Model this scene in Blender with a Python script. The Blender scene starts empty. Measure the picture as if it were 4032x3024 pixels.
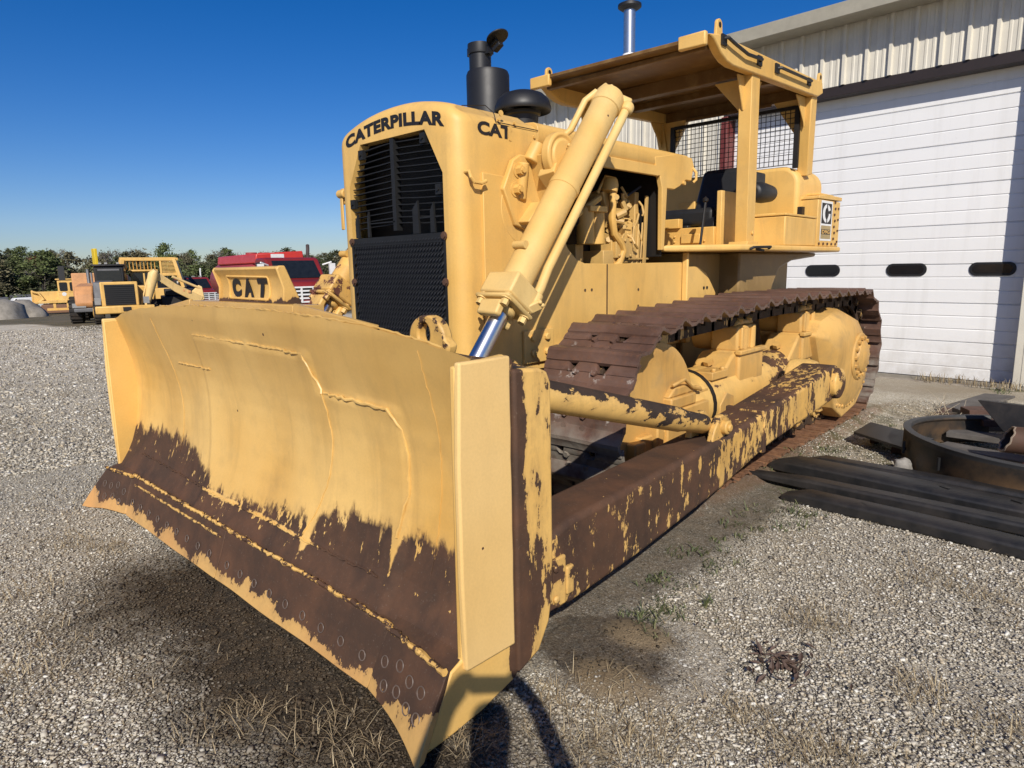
import bpy, bmesh, math, random
import numpy as np
from mathutils import Vector, Matrix
random.seed(7); rng=np.random.default_rng(7)
S=bpy.context.scene; COL=S.collection
R=math.radians; PI=math.pi
# ------------------------------------------------------------------ mesh builder
class MB:
    def __init__(s): s.v=[]; s.f=[]
    def add(s,vs,fs):
        o=len(s.v); s.v+= [tuple(p) for p in vs]; s.f+=[tuple(i+o for i in f) for f in fs]; return s
    def hexa(s,p): # 8 points: bottom 4 ccw, top 4
        return s.add(p,[(3,2,1,0),(4,5,6,7),(0,1,5,4),(1,2,6,5),(2,3,7,6),(3,0,4,7)])
    def box(s,x0,x1,y0,y1,z0,z1):
        return s.hexa([(x0,y0,z0),(x1,y0,z0),(x1,y1,z0),(x0,y1,z0),(x0,y0,z1),(x1,y0,z1),(x1,y1,z1),(x0,y1,z1)])
    def beam(s,p0,p1,w,h,up=(0,0,1),w1=None,h1=None):
        p0=Vector(p0);p1=Vector(p1); d=(p1-p0).normalized(); u=Vector(up); sd=d.cross(u).normalized(); u=sd.cross(d)
        w1=w if w1 is None else w1; h1=h if h1 is None else h1
        P=[]
        for c,a,b in ((p0,w,h),(p1,w1,h1)): P.append([c-sd*a/2-u*b/2,c+sd*a/2-u*b/2,c+sd*a/2+u*b/2,c-sd*a/2+u*b/2])
        return s.hexa(P[0]+P[1])
    def ring(s,c,d,r,n,ph=0.0):
        d=Vector(d).normalized(); a=d.orthogonal().normalized(); b=d.cross(a)
        return [Vector(c)+r*(math.cos(ph+2*PI*i/n)*a+math.sin(ph+2*PI*i/n)*b) for i in range(n)]
    def loft(s,rings,cap0=True,cap1=True,closed=True):
        n=len(rings[0]); vs=[p for r in rings for p in r]; fs=[]
        for k in range(len(rings)-1):
            for i in range(n if closed else n-1):
                j=(i+1)%n; fs.append((k*n+i,k*n+j,(k+1)*n+j,(k+1)*n+i))
        if cap0: fs.append(tuple(range(n-1,-1,-1)))
        if cap1: fs.append(tuple((len(rings)-1)*n+i for i in range(n)))
        return s.add(vs,fs)
    def cyl(s,p0,p1,r0,r1=None,n=16):
        r1=r0 if r1 is None else r1; d=Vector(p1)-Vector(p0)
        return s.loft([s.ring(p0,d,r0,n),s.ring(p1,d,r1,n)])
    def lathe(s,prof,o,ax,n=24):
        o=Vector(o); ax=Vector(ax).normalized()
        return s.loft([s.ring(o+ax*h,ax,max(r,1e-4),n) for r,h in prof])
    def tube(s,pts,r,n=8):
        P=[Vector(p) for p in pts]; T=[]
        for i in range(len(P)):
            a=P[max(i-1,0)]; b=P[min(i+1,len(P)-1)]; T.append((b-a).normalized())
        a=T[0].orthogonal().normalized(); rs=[]
        for i,p in enumerate(P):
            a=(a-T[i]*a.dot(T[i])).normalized(); b=T[i].cross(a); rr=r[i] if isinstance(r,(list,tuple)) else r
            rs.append([p+rr*(math.cos(2*PI*k/n)*a+math.sin(2*PI*k/n)*b) for k in range(n)])
        return s.loft(rs)
    def prism(s,poly,ax,a,b):
        f={'x':lambda p,q,t:(t,p,q),'y':lambda p,q,t:(p,t,q),'z':lambda p,q,t:(p,q,t)}[ax]; n=len(poly)
        vs=[f(p,q,a) for p,q in poly]+[f(p,q,b) for p,q in poly]
        return s.add(vs,[tuple(range(n-1,-1,-1)),tuple(range(n,2*n))]+[(i,(i+1)%n,n+(i+1)%n,n+i) for i in range(n)])
    def bolt(s,c,d,r=.018,h=.016):
        c=Vector(c); d=Vector(d).normalized(); return s.cyl(c-d*.004,c+d*h,r,n=6)
    def pieces(s):
        """clusters of faces that stand clear of one another"""
        n=len(s.v); par=list(range(n))
        def find(i):
            while par[i]!=i: par[i]=par[par[i]]; i=par[i]
            return i
        for f in s.f:
            a=find(f[0])
            for i in f[1:]: par[find(i)]=a
        isl={}
        for i in range(n): isl.setdefault(find(i),[]).append(i)
        if not 2<=len(isl)<=400: return [s]
        A=np.array(s.v,float); ks=list(isl); lo=np.array([A[isl[k]].min(0) for k in ks]); hi=np.array([A[isl[k]].max(0) for k in ks]); size=(hi-lo).max(1); m=len(ks)
        gap=np.maximum(0,np.maximum(lo[:,None]-hi[None],lo[None]-hi[:,None])); near=np.sqrt((gap**2).sum(2))<=np.maximum(.02,.5*np.maximum(size[:,None],size[None]))
        g=list(range(m))
        def fg(i):
            while g[i]!=i: g[i]=g[g[i]]; i=g[i]
            return i
        for a,b in zip(*np.nonzero(np.triu(near,1))): g[fg(int(b))]=fg(int(a))
        grp={}
        for i,k in enumerate(ks): grp.setdefault(fg(i),[]).append(k)
        if not 2<=len(grp)<=40: return [s]
        which={k:q for q,l in grp.items() for k in l}; out={q:MB() for q in grp}; mp={}
        for i in range(n):
            q=which[find(i)]; mp[i]=len(out[q].v); out[q].v.append(s.v[i])
        for f in s.f: out[which[find(f[0])]].f.append(tuple(mp[i] for i in f))
        return sorted(out.values(),key=lambda b:-len(b.v))
    def build(s,name,mat,parent=None,**k):
        if parent is None: return s.build1(name,mat,None,**k)
        return [b.build1(name,mat,parent,**k) for b in s.pieces()][0]
    def build1(s,name,mat,parent=None,bevel=0.0,smooth=35,seg=2,local=False,label=None,recalc=True):
        me=bpy.data.meshes.new(name); me.from_pydata(s.v,[],s.f); 
        if recalc:
            bm=bmesh.new(); bm.from_mesh(me); bmesh.ops.recalc_face_normals(bm,faces=bm.faces[:]); bm.to_mesh(me); bm.free()
        me.materials.append(mat)
        if smooth:
            me.polygons.foreach_set('use_smooth',[True]*len(me.polygons)); me.set_sharp_from_angle(angle=R(smooth))
        o=bpy.data.objects.new(name,me); COL.objects.link(o)
        if bevel:
            m=o.modifiers.new('edge','BEVEL'); m.width=bevel; m.segments=seg; m.limit_method='ANGLE'; m.angle_limit=R(40); m.use_clamp_overlap=True
        if parent:
            o.parent=parent
            if not local: o.matrix_parent_inverse=wmat(parent).inverted()
        if label: o['label']=label
        return o
def wmat(o):
    m=o.matrix_basis.copy()
    if o.parent: m=wmat(o.parent)@o.matrix_parent_inverse@m
    return m
def thing(name,label,cat,loc=(0,0,0),rz=0.0,group=None):
    o=bpy.data.objects.new(name,None); COL.objects.link(o); o.location=loc; o.rotation_euler=(0,0,rz); o.empty_display_size=.2
    o['label']=label; o['category']=cat
    if group: o['group']=group
    return o
def tag(o,label,cat,group=None,kind=None):
    o['label']=label; o['category']=cat
    if group: o['group']=group
    if kind: o['kind']=kind
    return o
def copy_tree(o,parent=None):
    c=o.copy(); COL.objects.link(c)
    if parent: c.parent=parent
    for ch in o.children: copy_tree(ch,c)
    return c
def tmul(m,pts): return [m@Vector(p) for p in pts]
# ------------------------------------------------------------------ material helpers
class NT:
    def __init__(s,name):
        s.m=bpy.data.materials.new(name); s.m.use_nodes=True; s.t=s.m.node_tree; s.t.nodes.clear()
        s.out=s.n('ShaderNodeOutputMaterial'); s.b=s.n('ShaderNodeBsdfPrincipled'); s.l(s.b.outputs[0],s.out.inputs[0])
        s.pos=s.n('ShaderNodeTexCoord').outputs['Object']
    def n(s,t,**k):
        x=s.t.nodes.new(t)
        for a,b in k.items(): setattr(x,a,b)
        return x
    def l(s,a,b): s.t.links.new(a,b)
    def set(s,sock,v):
        if hasattr(v,'is_linked') or isinstance(v,bpy.types.NodeSocket): s.l(v,sock)
        else:
            if isinstance(v,(tuple,list)) and len(v)==3 and sock.type=='RGBA': v=(*v,1)
            sock.default_value=v
    def math(s,op,a,b=0.0,c=0.0,clamp=False):
        x=s.n('ShaderNodeMath',operation=op,use_clamp=clamp); s.set(x.inputs[0],a); s.set(x.inputs[1],b); s.set(x.inputs[2],c); return x.outputs[0]
    def mapv(s,v,scale=(1,1,1),loc=(0,0,0),rot=(0,0,0)):
        x=s.n('ShaderNodeMapping'); s.l(v,x.inputs[0]); x.inputs[1].default_value=loc; x.inputs[2].default_value=rot; x.inputs[3].default_value=scale; return x.outputs[0]
    def noise(s,scale,detail=4,rough=.6,v=None,dist=0.0,out=0):
        x=s.n('ShaderNodeTexNoise'); s.l(v or s.pos,x.inputs['Vector']); x.inputs['Scale'].default_value=scale; x.inputs['Detail'].default_value=detail; x.inputs['Roughness'].default_value=rough; x.inputs['Distortion'].default_value=dist; return x.outputs[out]
    def vor(s,scale,v=None,feature='F1',rand=1.0):
        x=s.n('ShaderNodeTexVoronoi',feature=feature); s.l(v or s.pos,x.inputs['Vector']); x.inputs['Scale'].default_value=scale; x.inputs['Randomness'].default_value=rand; return x
    def ramp(s,f,stops,interp='LINEAR'):
        x=s.n('ShaderNodeValToRGB'); s.set(x.inputs[0],f); e=x.color_ramp.elements; x.color_ramp.interpolation=interp
        while len(e)<len(stops): e.new(.5)
        for i,(p,c) in enumerate(stops):
            e[i].position=p; e[i].color=(c,c,c,1) if not isinstance(c,(tuple,list)) else (*c,1)
        return x.outputs[0]
    def mix(s,f,a,b,mode='MIX'):
        x=s.n('ShaderNodeMix',data_type='RGBA',blend_type=mode); s.set(x.inputs[0],f); s.set(x.inputs[6],a); s.set(x.inputs[7],b); return x.outputs[2]
    def mixf(s,f,a,b):
        x=s.n('ShaderNodeMix',data_type='FLOAT'); s.set(x.inputs[0],f); s.set(x.inputs[2],a); s.set(x.inputs[3],b); return x.outputs[0]
    def sep(s,v=None):
        x=s.n('ShaderNodeSeparateXYZ'); s.l(v or s.pos,x.inputs[0]); return x.outputs
    def mr(s,v,a,b,c=0.0,d=1.0,clamp=True):
        x=s.n('ShaderNodeMapRange',clamp=clamp); s.set(x.inputs[0],v)
        for i,q in enumerate((a,b,c,d)): s.set(x.inputs[i+1],q)
        return x.outputs[0]
    def bump(s,h,strength=.3,dist=.01,normal=None):
        x=s.n('ShaderNodeBump'); x.inputs['Strength'].default_value=strength; x.inputs['Distance'].default_value=dist; s.l(h,x.inputs['Height'])
        if normal: s.l(normal,x.inputs['Normal'])
        return x.outputs[0]
    def fin(s,col,rough=.6,metal=0.0,normal=None,spec=None):
        s.set(s.b.inputs['Base Color'],col); s.set(s.b.inputs['Roughness'],rough); s.set(s.b.inputs['Metallic'],metal)
        if normal is not None: s.l(normal,s.b.inputs['Normal'])
        if spec is not None: s.set(s.b.inputs['Specular IOR Level'],spec)
        return s.m
YEL=(.775,.490,.152); YEL2=(.70,.405,.100); BRN=(.066,.039,.026); BRN2=(.034,.025,.021)
def paint(name,col=YEL,col2=YEL2,dirt=.35,chips=0.0,under=BRN,field=None,amp=.5,streak=(14,14,3),rough=.52,nscale=1.0,soft=.03,rr=.12,zshade=None,pw=1.0):
    """aged paint with grime, fading and flaking; field(nt)->socket gives where the primer shows (>0 exposed)"""
    t=NT(name)
    big=t.noise(1.3*nscale,3,.55); mid=t.noise(6*nscale,5,.6); fine=t.noise(90*nscale,3,.6)
    st=t.noise(1.0,5,.62,v=t.mapv(t.pos,(5*nscale,5*nscale,.9*nscale)),dist=.6)
    c=t.mix(t.mr(big,.35,.68),col,col2)
    c=t.mix(t.math('MULTIPLY',t.mr(st,.5,.78),dirt),c,(.24,.15,.06))
    c=t.mix(t.math('MULTIPLY',t.mr(mid,.50,.74),dirt*.8),c,(.40,.265,.11)); bl=t.noise(2.4*nscale,6,.72); c=t.mix(t.math('MULTIPLY',t.mr(bl,.58,.74),dirt*.6),c,(.30,.185,.065))
    c=t.mix(t.math('MULTIPLY',t.mr(fine,.35,.7),.10),c,(.30,.19,.07))
    if zshade: c=t.mix(t.math('MULTIPLY',t.mr(t.math('ADD',t.sep()[2],t.math('MULTIPLY',t.math('SUBTRACT',big,.5),.5)),zshade[0],zshade[1]),zshade[2]),c,(.40,.235,.062))  # shading of the upper blade put into the colour, darker with height
    geo=t.n('ShaderNodeNewGeometry')
    # crevices get a darker brown
    pt=geo.outputs['Pointiness']
    c=t.mix(t.math('MULTIPLY',t.mr(pt,.49,.43),.35),c,(.16,.10,.045))
    # little stone chips everywhere
    sp=t.vor(5.5*nscale,v=t.mapv(t.pos,(1,1,1)))
    spm=t.math('LESS_THAN',t.math('ADD',sp.outputs['Distance'],t.math('MULTIPLY',t.noise(40,3,.6),.06)),.068)
    spm=t.math('MULTIPLY',spm,t.math('GREATER_THAN',t.noise(2.2,2,.5),.54))
    m=spm
    if field is not None or chips>0:
        f=field(t) if field is not None else chips-.5
        sn=t.noise(1.0,5,.68,v=t.mapv(t.pos,streak)); pn=t.noise(2.1,4,.6); fn=t.noise(34,4,.65)
        nn=t.math('ADD',t.math('MULTIPLY',t.math('SUBTRACT',sn,.5),amp*1.6),t.math('MULTIPLY',t.math('SUBTRACT',pn,.5),amp*pw))
        nn=t.math('ADD',nn,t.math('MULTIPLY',t.math('SUBTRACT',fn,.5),amp*.35))
        f=t.math('ADD',f,nn)
        m=t.math('MAXIMUM',t.mr(f,-soft*.5,soft*.5),spm)
        thin=t.mr(f,-.22*amp-.02,0.0)
        c=t.mix(t.math('MULTIPLY',thin,.35),c,(.34,.20,.075))
    un=t.mix(t.mr(t.noise(3.5,5,.65),.4,.65),under,tuple(min(1,x*k) for x,k in zip(under,(1.7,1.45,1.25))))
    un=t.mix(t.math('MULTIPLY',t.mr(mid,.56,.74),.45),un,(.13,.066,.036)); un=t.mix(t.math('MULTIPLY',t.mr(st,.52,.72),.5),un,(.028,.020,.018)); un=t.mix(t.math('MULTIPLY',t.mr(fine,.62,.72),.35),un,(.19,.15,.115))
    col_=t.mix(m,c,un)
    h=t.math('ADD',t.math('MULTIPLY',m,-.5),t.math('ADD',t.math('MULTIPLY',fine,.22),t.math('ADD',t.math('MULTIPLY',mid,.5),t.math('MULTIPLY',big,2.2))))
    nb=t.bump(h,.22,.006)
    return t.fin(col_,t.mixf(m,t.math('ADD',t.math('MULTIPLY',mid,rr*2),rough-rr),.72),0.0,nb,t.mixf(m,.40,.22))
def simple(name,col,rough=.6,metal=0.0,var=.3,scale=6,bump=.2,col2=None,dirt=0.0,spec=None):
    t=NT(name); a=t.noise(scale,5,.62); b=t.noise(scale*9,3,.6)
    c2=col2 or tuple(x*(1-var) for x in col)
    c=t.mix(t.mr(a,.35,.68),col,c2)
    c=t.mix(t.math('MULTIPLY',t.mr(b,.4,.7),var*.4),c,tuple(x*.6 for x in col))
    if dirt: c=t.mix(t.math('MULTIPLY',t.mr(t.noise(scale*.5,6,.7),.45,.7),dirt),c,(.16,.11,.07))
    return t.fin(c,t.math('ADD',t.math('MULTIPLY',a,.2),rough-.1),metal,t.bump(t.math('ADD',a,t.math('MULTIPLY',b,.4)),bump,.006),spec)
M={}
M['yel']=paint('yellow_paint',dirt=.30)
M['pad']=paint('wear_pad_paint',col=(.80,.54,.215),col2=(.77,.50,.18),dirt=.12)
M['under']=paint('undercarriage_paint',col=(.68,.41,.125),col2=(.55,.30,.075),dirt=.75,chips=.15,amp=.5,streak=(9,6,7))
M['yelbg']=paint('yellow_paint_far',dirt=.5,nscale=.6)
M['black']=simple('black_paint',(.014,.014,.015),.5,var=.4,bump=.1)
M['grille']=simple('black_grille_paint',(.012,.012,.012),.6,var=.4,scale=14)
M['dark']=simple('greasy_dark_steel',(.012,.010,.009),.6,var=.5)
M['letter']=simple('black_lettering',(.016,.013,.012),.55,var=.3,scale=30,bump=.05)
M['chrome']=simple('polished_rod',(.82,.82,.82),.30,1.0,var=.12,bump=.02)
M['rubber']=simple('black_vinyl',(.018,.019,.021),.5,var=.4,scale=12,bump=.3)
def fld_blade(t):
    x,y,z=t.sep()
    # the worn band climbs higher toward both ends
    lim=t.math('ADD',.475,t.mr(t.math('ABSOLUTE',x),.55,.95,0.0,.105))
    step=t.math('MULTIPLY',t.math('MULTIPLY',t.mr(x,-.46,-.42),t.mr(x,.5,.1)),-.06)
    f=t.math('MULTIPLY',t.math('SUBTRACT',t.math('ADD',lim,step),z),2.6)
    w1=t.mr(t.math('ABSOLUTE',t.math('SUBTRACT',z,.382)),.016,.0,0.0,.42); w2=t.mr(t.math('ABSOLUTE',t.math('SUBTRACT',x,.70)),.06,.0,0.0,.55); w3=t.mr(t.math('ABSOLUTE',t.math('SUBTRACT',x,1.36)),.04,.0,0.0,.45); w4=t.mr(t.math('ABSOLUTE',x),1.72,1.9,0.0,.5)
    sc=t.math('MULTIPLY',t.mr(t.noise(1.0,4,.7,v=t.mapv(t.pos,(26,26,1.6))),.58,.66),.42)
    return t.math('SUBTRACT',f,t.math('ADD',t.math('ADD',t.math('MULTIPLY',t.math('ADD',w1,w2),t.mr(t.noise(7,3,.6),.42,.56)),w3),sc))
M['blade']=paint('blade_paint',col=(.79,.505,.165),col2=(.68,.39,.098),dirt=.34,field=fld_blade,amp=.44,soft=.10,streak=(11,11,3.2),rough=.40,zshade=(.85,1.42,.5))
def fld_edge(t):
    x,y,z=t.sep()
    tip=t.mr(t.math('ABSOLUTE',x),1.80,1.98,0.0,-.55)
    return t.math('ADD',tip,t.math('ADD',.08,t.math('MULTIPLY',t.math('SUBTRACT',z,.098),5.0)))
M['edge']=paint('cutting_edge_paint',field=fld_edge,amp=.85,streak=(8,8,5),dirt=.5,col=(.66,.40,.13),col2=(.56,.29,.10))
def fld_end(t):
    x,y,z=t.sep()
    band=t.math('MULTIPLY',t.mr(y,.545,.575),t.mr(y,.605,.665,1.0,.45)); low=t.math('MULTIPLY',t.math('MULTIPLY',t.mr(y,.47,.56),t.mr(y,.78,.70)),t.mr(z,.80,.25)); bot=t.math('ADD',t.mr(z,.16,.05,0.0,-.45),t.math('MULTIPLY',t.mr(t.math('SUBTRACT',y,z),.40,.56,0.0,-.40),t.mr(y,.60,.66)))
    return t.math('ADD',t.math('ADD',t.math('MULTIPLY',band,.62),t.math('MULTIPLY',low,.34)),t.math('SUBTRACT',bot,.36))
M['endp']=paint('blade_end_paint',field=fld_end,amp=.75,pw=.7,streak=(16,16,5),dirt=.2)
def fld_arm(t):
    x,y,z=t.sep()
    v=t.n('ShaderNodeValToRGB'); 
    f=t.ramp(t.mr(y,.8,4.4),[(0,.64),(.10,.76),(.22,.70),(.36,.80),(.46,.56),(.58,.58),(.66,.68),(.78,.50),(.92,.46),(1,.72)])
    up=t.mr(z,.0,.2,-.04,.06)
    geo=t.n('ShaderNodeNewGeometry'); nz=t.sep(geo.outputs['Normal'])[2]
    f=t.math('ADD',f,t.math('MULTIPLY',t.math('MAXIMUM',nz,0.0),.25))
    return t.math('SUBTRACT',f,.56)
M['arm']=paint('push_arm_paint',field=fld_arm,amp=1.25,pw=.55,streak=(30,15,5.5),dirt=.5,under=BRN,soft=.05)
def fld_brace(t):
    x,y,z=t.sep(); f=t.ramp(t.mr(y,.8,2.5),[(0,.30),(.3,.46),(.6,.58),(1,.56)])
    geo=t.n('ShaderNodeNewGeometry'); nz=t.sep(geo.outputs['Normal'])[2]
    return t.math('SUBTRACT',t.math('ADD',f,t.math('MULTIPLY',nz,.30)),.60)
M['brace']=paint('tilt_brace_paint',field=fld_brace,amp=.9,streak=(16,6,16),dirt=.3,under=BRN2)
M['frame']=paint('roller_frame_paint',field=lambda t:t.math('SUBTRACT',t.math('MULTIPLY',t.mr(t.sep()[1],4.1,4.4),.30),.28),amp=.8,streak=(9,4,9),dirt=.4)
M['farcyl']=paint('far_cylinder_paint',chips=.42,amp=.9,streak=(9,9,9),dirt=.5,under=(.12,.05,.035))
M['cyl']=paint('cylinder_paint',chips=.19,amp=.45,streak=(10,10,10),dirt=.18,col=(.76,.54,.215))
M['lug']=paint('lug_paint',chips=.46,amp=.8,streak=(9,9,9),dirt=.4)
def trackmat():
    t=NT('track_steel'); t.pos=t.n('ShaderNodeNewGeometry').outputs['Position']; x,y,z=t.sep()
    a=t.noise(3.2,6,.65); b=t.noise(26,5,.65); s=t.noise(1,5,.6,v=t.mapv(t.pos,(1.2,14,14)))
    c=t.mix(t.mr(a,.36,.66),(.082,.046,.034),(.145,.082,.060))
    c=t.mix(t.math('MULTIPLY',t.mr(b,.52,.75),.6),c,(.17,.075,.038))
    c=t.mix(t.math('MULTIPLY',t.mr(s,.55,.75),.45),c,(.15,.115,.10))
    # pale dried mud on the front run, orange rust dust on the bottom run
    mud=t.math('MULTIPLY',t.math('MULTIPLY',t.mr(z,.80,.62),t.mr(z,.10,.2)),t.mr(t.noise(5,5,.65),.38,.62))
    c=t.mix(mud,c,(.23,.205,.17))
    sp=t.math('MULTIPLY',t.mr(t.noise(7,5,.7),.63,.72),t.mr(z,1.3,1.1)); c=t.mix(sp,c,(.42,.38,.34))
    c=t.mix(t.math('MULTIPLY',t.mr(z,.16,.07),.9),c,t.mix(t.mr(b,.4,.6),(.25,.130,.068),(.17,.085,.046)))
    return t.fin(c,t.math('ADD',t.math('MULTIPLY',a,.3),.29),.0,t.bump(t.math('ADD',t.math('MULTIPLY',a,1.5),b),.35,.008),.5)
M['ring']=simple('worn_bolt_head',(.17,.125,.10),.5,var=.4,scale=20)
M['track']=trackmat()
M['link']=paint('track_link_paint',chips=.62,amp=.7,dirt=.8,under=(.05,.035,.025))
M['roof_shaded']=paint('roof_shaded_paint',col=(.17,.085,.02),col2=(.12,.06,.016),dirt=.5)  # canopy yellow darkened to carry the shade under the roof
# ================================================================== BULLDOZER
# frame: x = machine's left (+), y = rearward, z = up, metres; ground z=0
DZ=thing('bulldozer','huge old yellow crawler bulldozer with a worn straight blade and an open canopy','bulldozer',(0,4.0,0))
def part(mb,name,mat,parent=None,**k): return mb.build(name,M[mat] if isinstance(mat,str) else mat,parent or DZ,**k)
# ---------------------------------------------------------------- blade
PROF=[(.385,1.43),(.415,1.30),(.45,1.17),(.475,1.05),(.488,.95),(.492,.86),(.488,.77),(.475,.66),(.452,.55),(.42,.45),(.385,.375),(.345,.315),(.315,.275)]
def prof_y(z):
    for (a,za),(b,zb) in zip(PROF,PROF[1:]):
        if zb<=z<=za: return a+(b-a)*(za-z)/(za-zb)
    return PROF[0][0] if z>PROF[0][1] else PROF[-1][0]
TOP=[(0,1.50),(.5,1.497),(.95,1.48),(1.36,1.455),(1.67,1.415),(1.9,1.37)]
def topz(x):
    x=abs(x)
    for (a,za),(b,zb) in zip(TOP,TOP[1:]):
        if x<=b: return za+(zb-za)*(x-a)/(b-a)
    return TOP[-1][1]
from mathutils import noise as mnoise
def dent(x,z):
    v=mnoise.noise(Vector((x*1.3,z*1.6,3.1)))*.013+mnoise.noise(Vector((x*3.1,z*3.0,7.7)))*.005
    v+= .016*math.exp(-((x-.25)/.22)**2-((z-.72)/.3)**2)-.012*math.exp(-((x+.55)/.16)**2-((z-.75)/.3)**2)
    return v
def plate_step(x,z):
    # overlaid repair plates stand a few mm proud
    p=0
    if -.52<x<.80 and z<1.315-.012*(x+.5): p+=.010 if z>.2 else 0
    if .80<=x<1.40 and z<1.12: p+=.010
    return p
BL=bpy.data.objects.new('blade',None); COL.objects.link(BL); BL.parent=DZ; BL.matrix_parent_inverse=wmat(DZ).inverted()
nx,nz=150,58
mb=MB(); vs=[]
for j in range(nz+1):
    for i in range(nx+1):
        x=-1.9+3.8*i/nx; zt=topz(x)+ (.006*mnoise.noise(Vector((x*9,0,0)))); z=zt+(.275-zt)*j/nz
        y=prof_y(z)+dent(x,z)-plate_step(x,z)
        vs.append((x,y,z))
fs=[(j*(nx+1)+i,j*(nx+1)+i+1,(j+1)*(nx+1)+i+1,(j+1)*(nx+1)+i) for j in range(nz) for i in range(nx)]
mb.add(vs,fs)
# back of the plate (rear skin)
vb=[]
for j in (0,nz//3,2*nz//3,nz):
    for i in range(nx+1):
        x,y,z=vs[j*(nx+1)+i]; vb.append((x,y+.035,z-(.012 if j==0 else 0)))
mb.add(vb,[(j*(nx+1)+i,(j+1)*(nx+1)+i,(j+1)*(nx+1)+i+1,j*(nx+1)+i+1) for j in range(3) for i in range(nx)])
o0=0; n0=len(vs)
mb.f+=[(i,n0+i,n0+i+1,i+1) for i in range(nx)]
def on_face(x,z,off=.004): return (x,prof_y(z)+dent(x,z)-plate_step(x,z)-off,z)
def bead(pts,r=.011,step=.022):
    out=[]
    for (x0,z0),(x1,z1) in zip(pts,pts[1:]):
        n=max(2,int(math.hypot(x1-x0,z1-z0)/step)); out+=[(x0+(x1-x0)*k/n,z0+(z1-z0)*k/n) for k in range(n)]
    out.append(pts[-1])
    P=[on_face(x+random.uniform(-.004,.004),z+random.uniform(-.004,.004),.002) for x,z in out]
    mb.tube(P,[r*.62*random.uniform(.75,1.2) for _ in P],7)
bead([(-.52,1.325),(.2,1.312),(.74,1.30),(.79,1.22),(.84,1.12)]); bead([(.84,1.12),(1.12,1.118),(1.34,1.11),(1.40,1.03),(1.42,.92),(1.41,.75),(1.36,.56)],.013)
bead([(-.9,1.12),(-.40,1.12)],.009); bead([(.84,1.12),(.86,.9),(.80,.68),(.72,.5),(.66,.40)],.0065)
bead([(-1.14,1.40),(-1.05,1.1),(-1.0,.8),(-1.02,.5)],.0028); bead([(1.62,1.38),(1.63,1.1),(1.62,.8),(1.6,.45)],.0032)
bead([(-1.6,.40),(-.9,.385),(.1,.378),(1.3,.385)],.010)
# ragged weld along the top edge
P=[]
for i in range(120):
    x=-.95+2.7*i/119; P.append((x,prof_y(topz(x))+.01+random.uniform(-.004,.004),topz(x)+.001+random.uniform(-.003,.003)))
mb.tube(P,[.0065*random.uniform(.5,1.3) for _ in P],6)
for s in (-1,1): mb.add([(1.50*s,.272,.266),(1.915*s,.222,.262),(1.90*s,.345,.30),(1.50*s,.345,.30)],[(0,1,2,3)])
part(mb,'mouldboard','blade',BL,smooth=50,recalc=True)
# box section behind
mb=MB(); mb.prism([(.47,1.33),(.60,1.345),(.78,1.28),(.80,.95),(.72,.90),(.72,.62),(.80,.56),(.78,.22),(.40,.22),(.50,.45),(.545,.8),(.53,1.0)],'x',-1.88,1.88)
part(mb,'rear_box','arm',BL,bevel=.01)
mb=MB()
for sx in (-1,1):
    a,b=(1.42,1.9) if sx>0 else (-1.9,-1.42)
    mb.hexa([(a,.43,1.365),(b,.41,1.35),(b,.78,1.27),(a,.78,1.29),(a,.43,1.39),(b,.41,1.368),(b,.78,1.288),(a,.78,1.315)])
part(mb,'top_plate',simple('dark_top_plate',(.030,.026,.026),.5,var=.4,bump=.3),BL,bevel=.006)
def end_plate(sx):
    mb=MB(); X0,X1=sorted((1.885*sx,1.915*sx))
    mb.prism([(.315,1.355),(.55,1.372),(.60,1.35),(.61,1.25),(.61,.40),(.61,.24),(.60,.10),(.58,.08),(.40,.035),(.25,.018),(.115,.012),(.25,.265),(.305,.285)],'x',X0,X1)
    a,b=sorted((1.92*sx,1.962*sx))
    n=12; poly=[(.308,.245),(.30,.6),(.302,1.0),(.318,1.37)]+[(.565+random.uniform(-.002,.002),1.368-1.128*k/n) for k in range(n+1)]
    mb2=MB(); mb2.prism(poly,'x',*sorted((1.905*sx,1.934*sx))); 
    p=part(mb,'end_plate','endp',BL,bevel=.008)
    part(mb2,'wear_pad','pad',BL,bevel=.009,seg=3)
    # rear channel
    mb=MB(); a,b=sorted((1.86*sx,1.932*sx))
    mb.prism([(.585,1.315),(.73,1.303),(.775,1.285),(.797,1.24),(.803,.40),(.775,.25),(.71,.145),(.585,.10)],'x',a,b)
    part(mb,'end_channel','endp',BL,bevel=.014,seg=3)
for sx in (1,-1): end_plate(sx)
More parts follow.
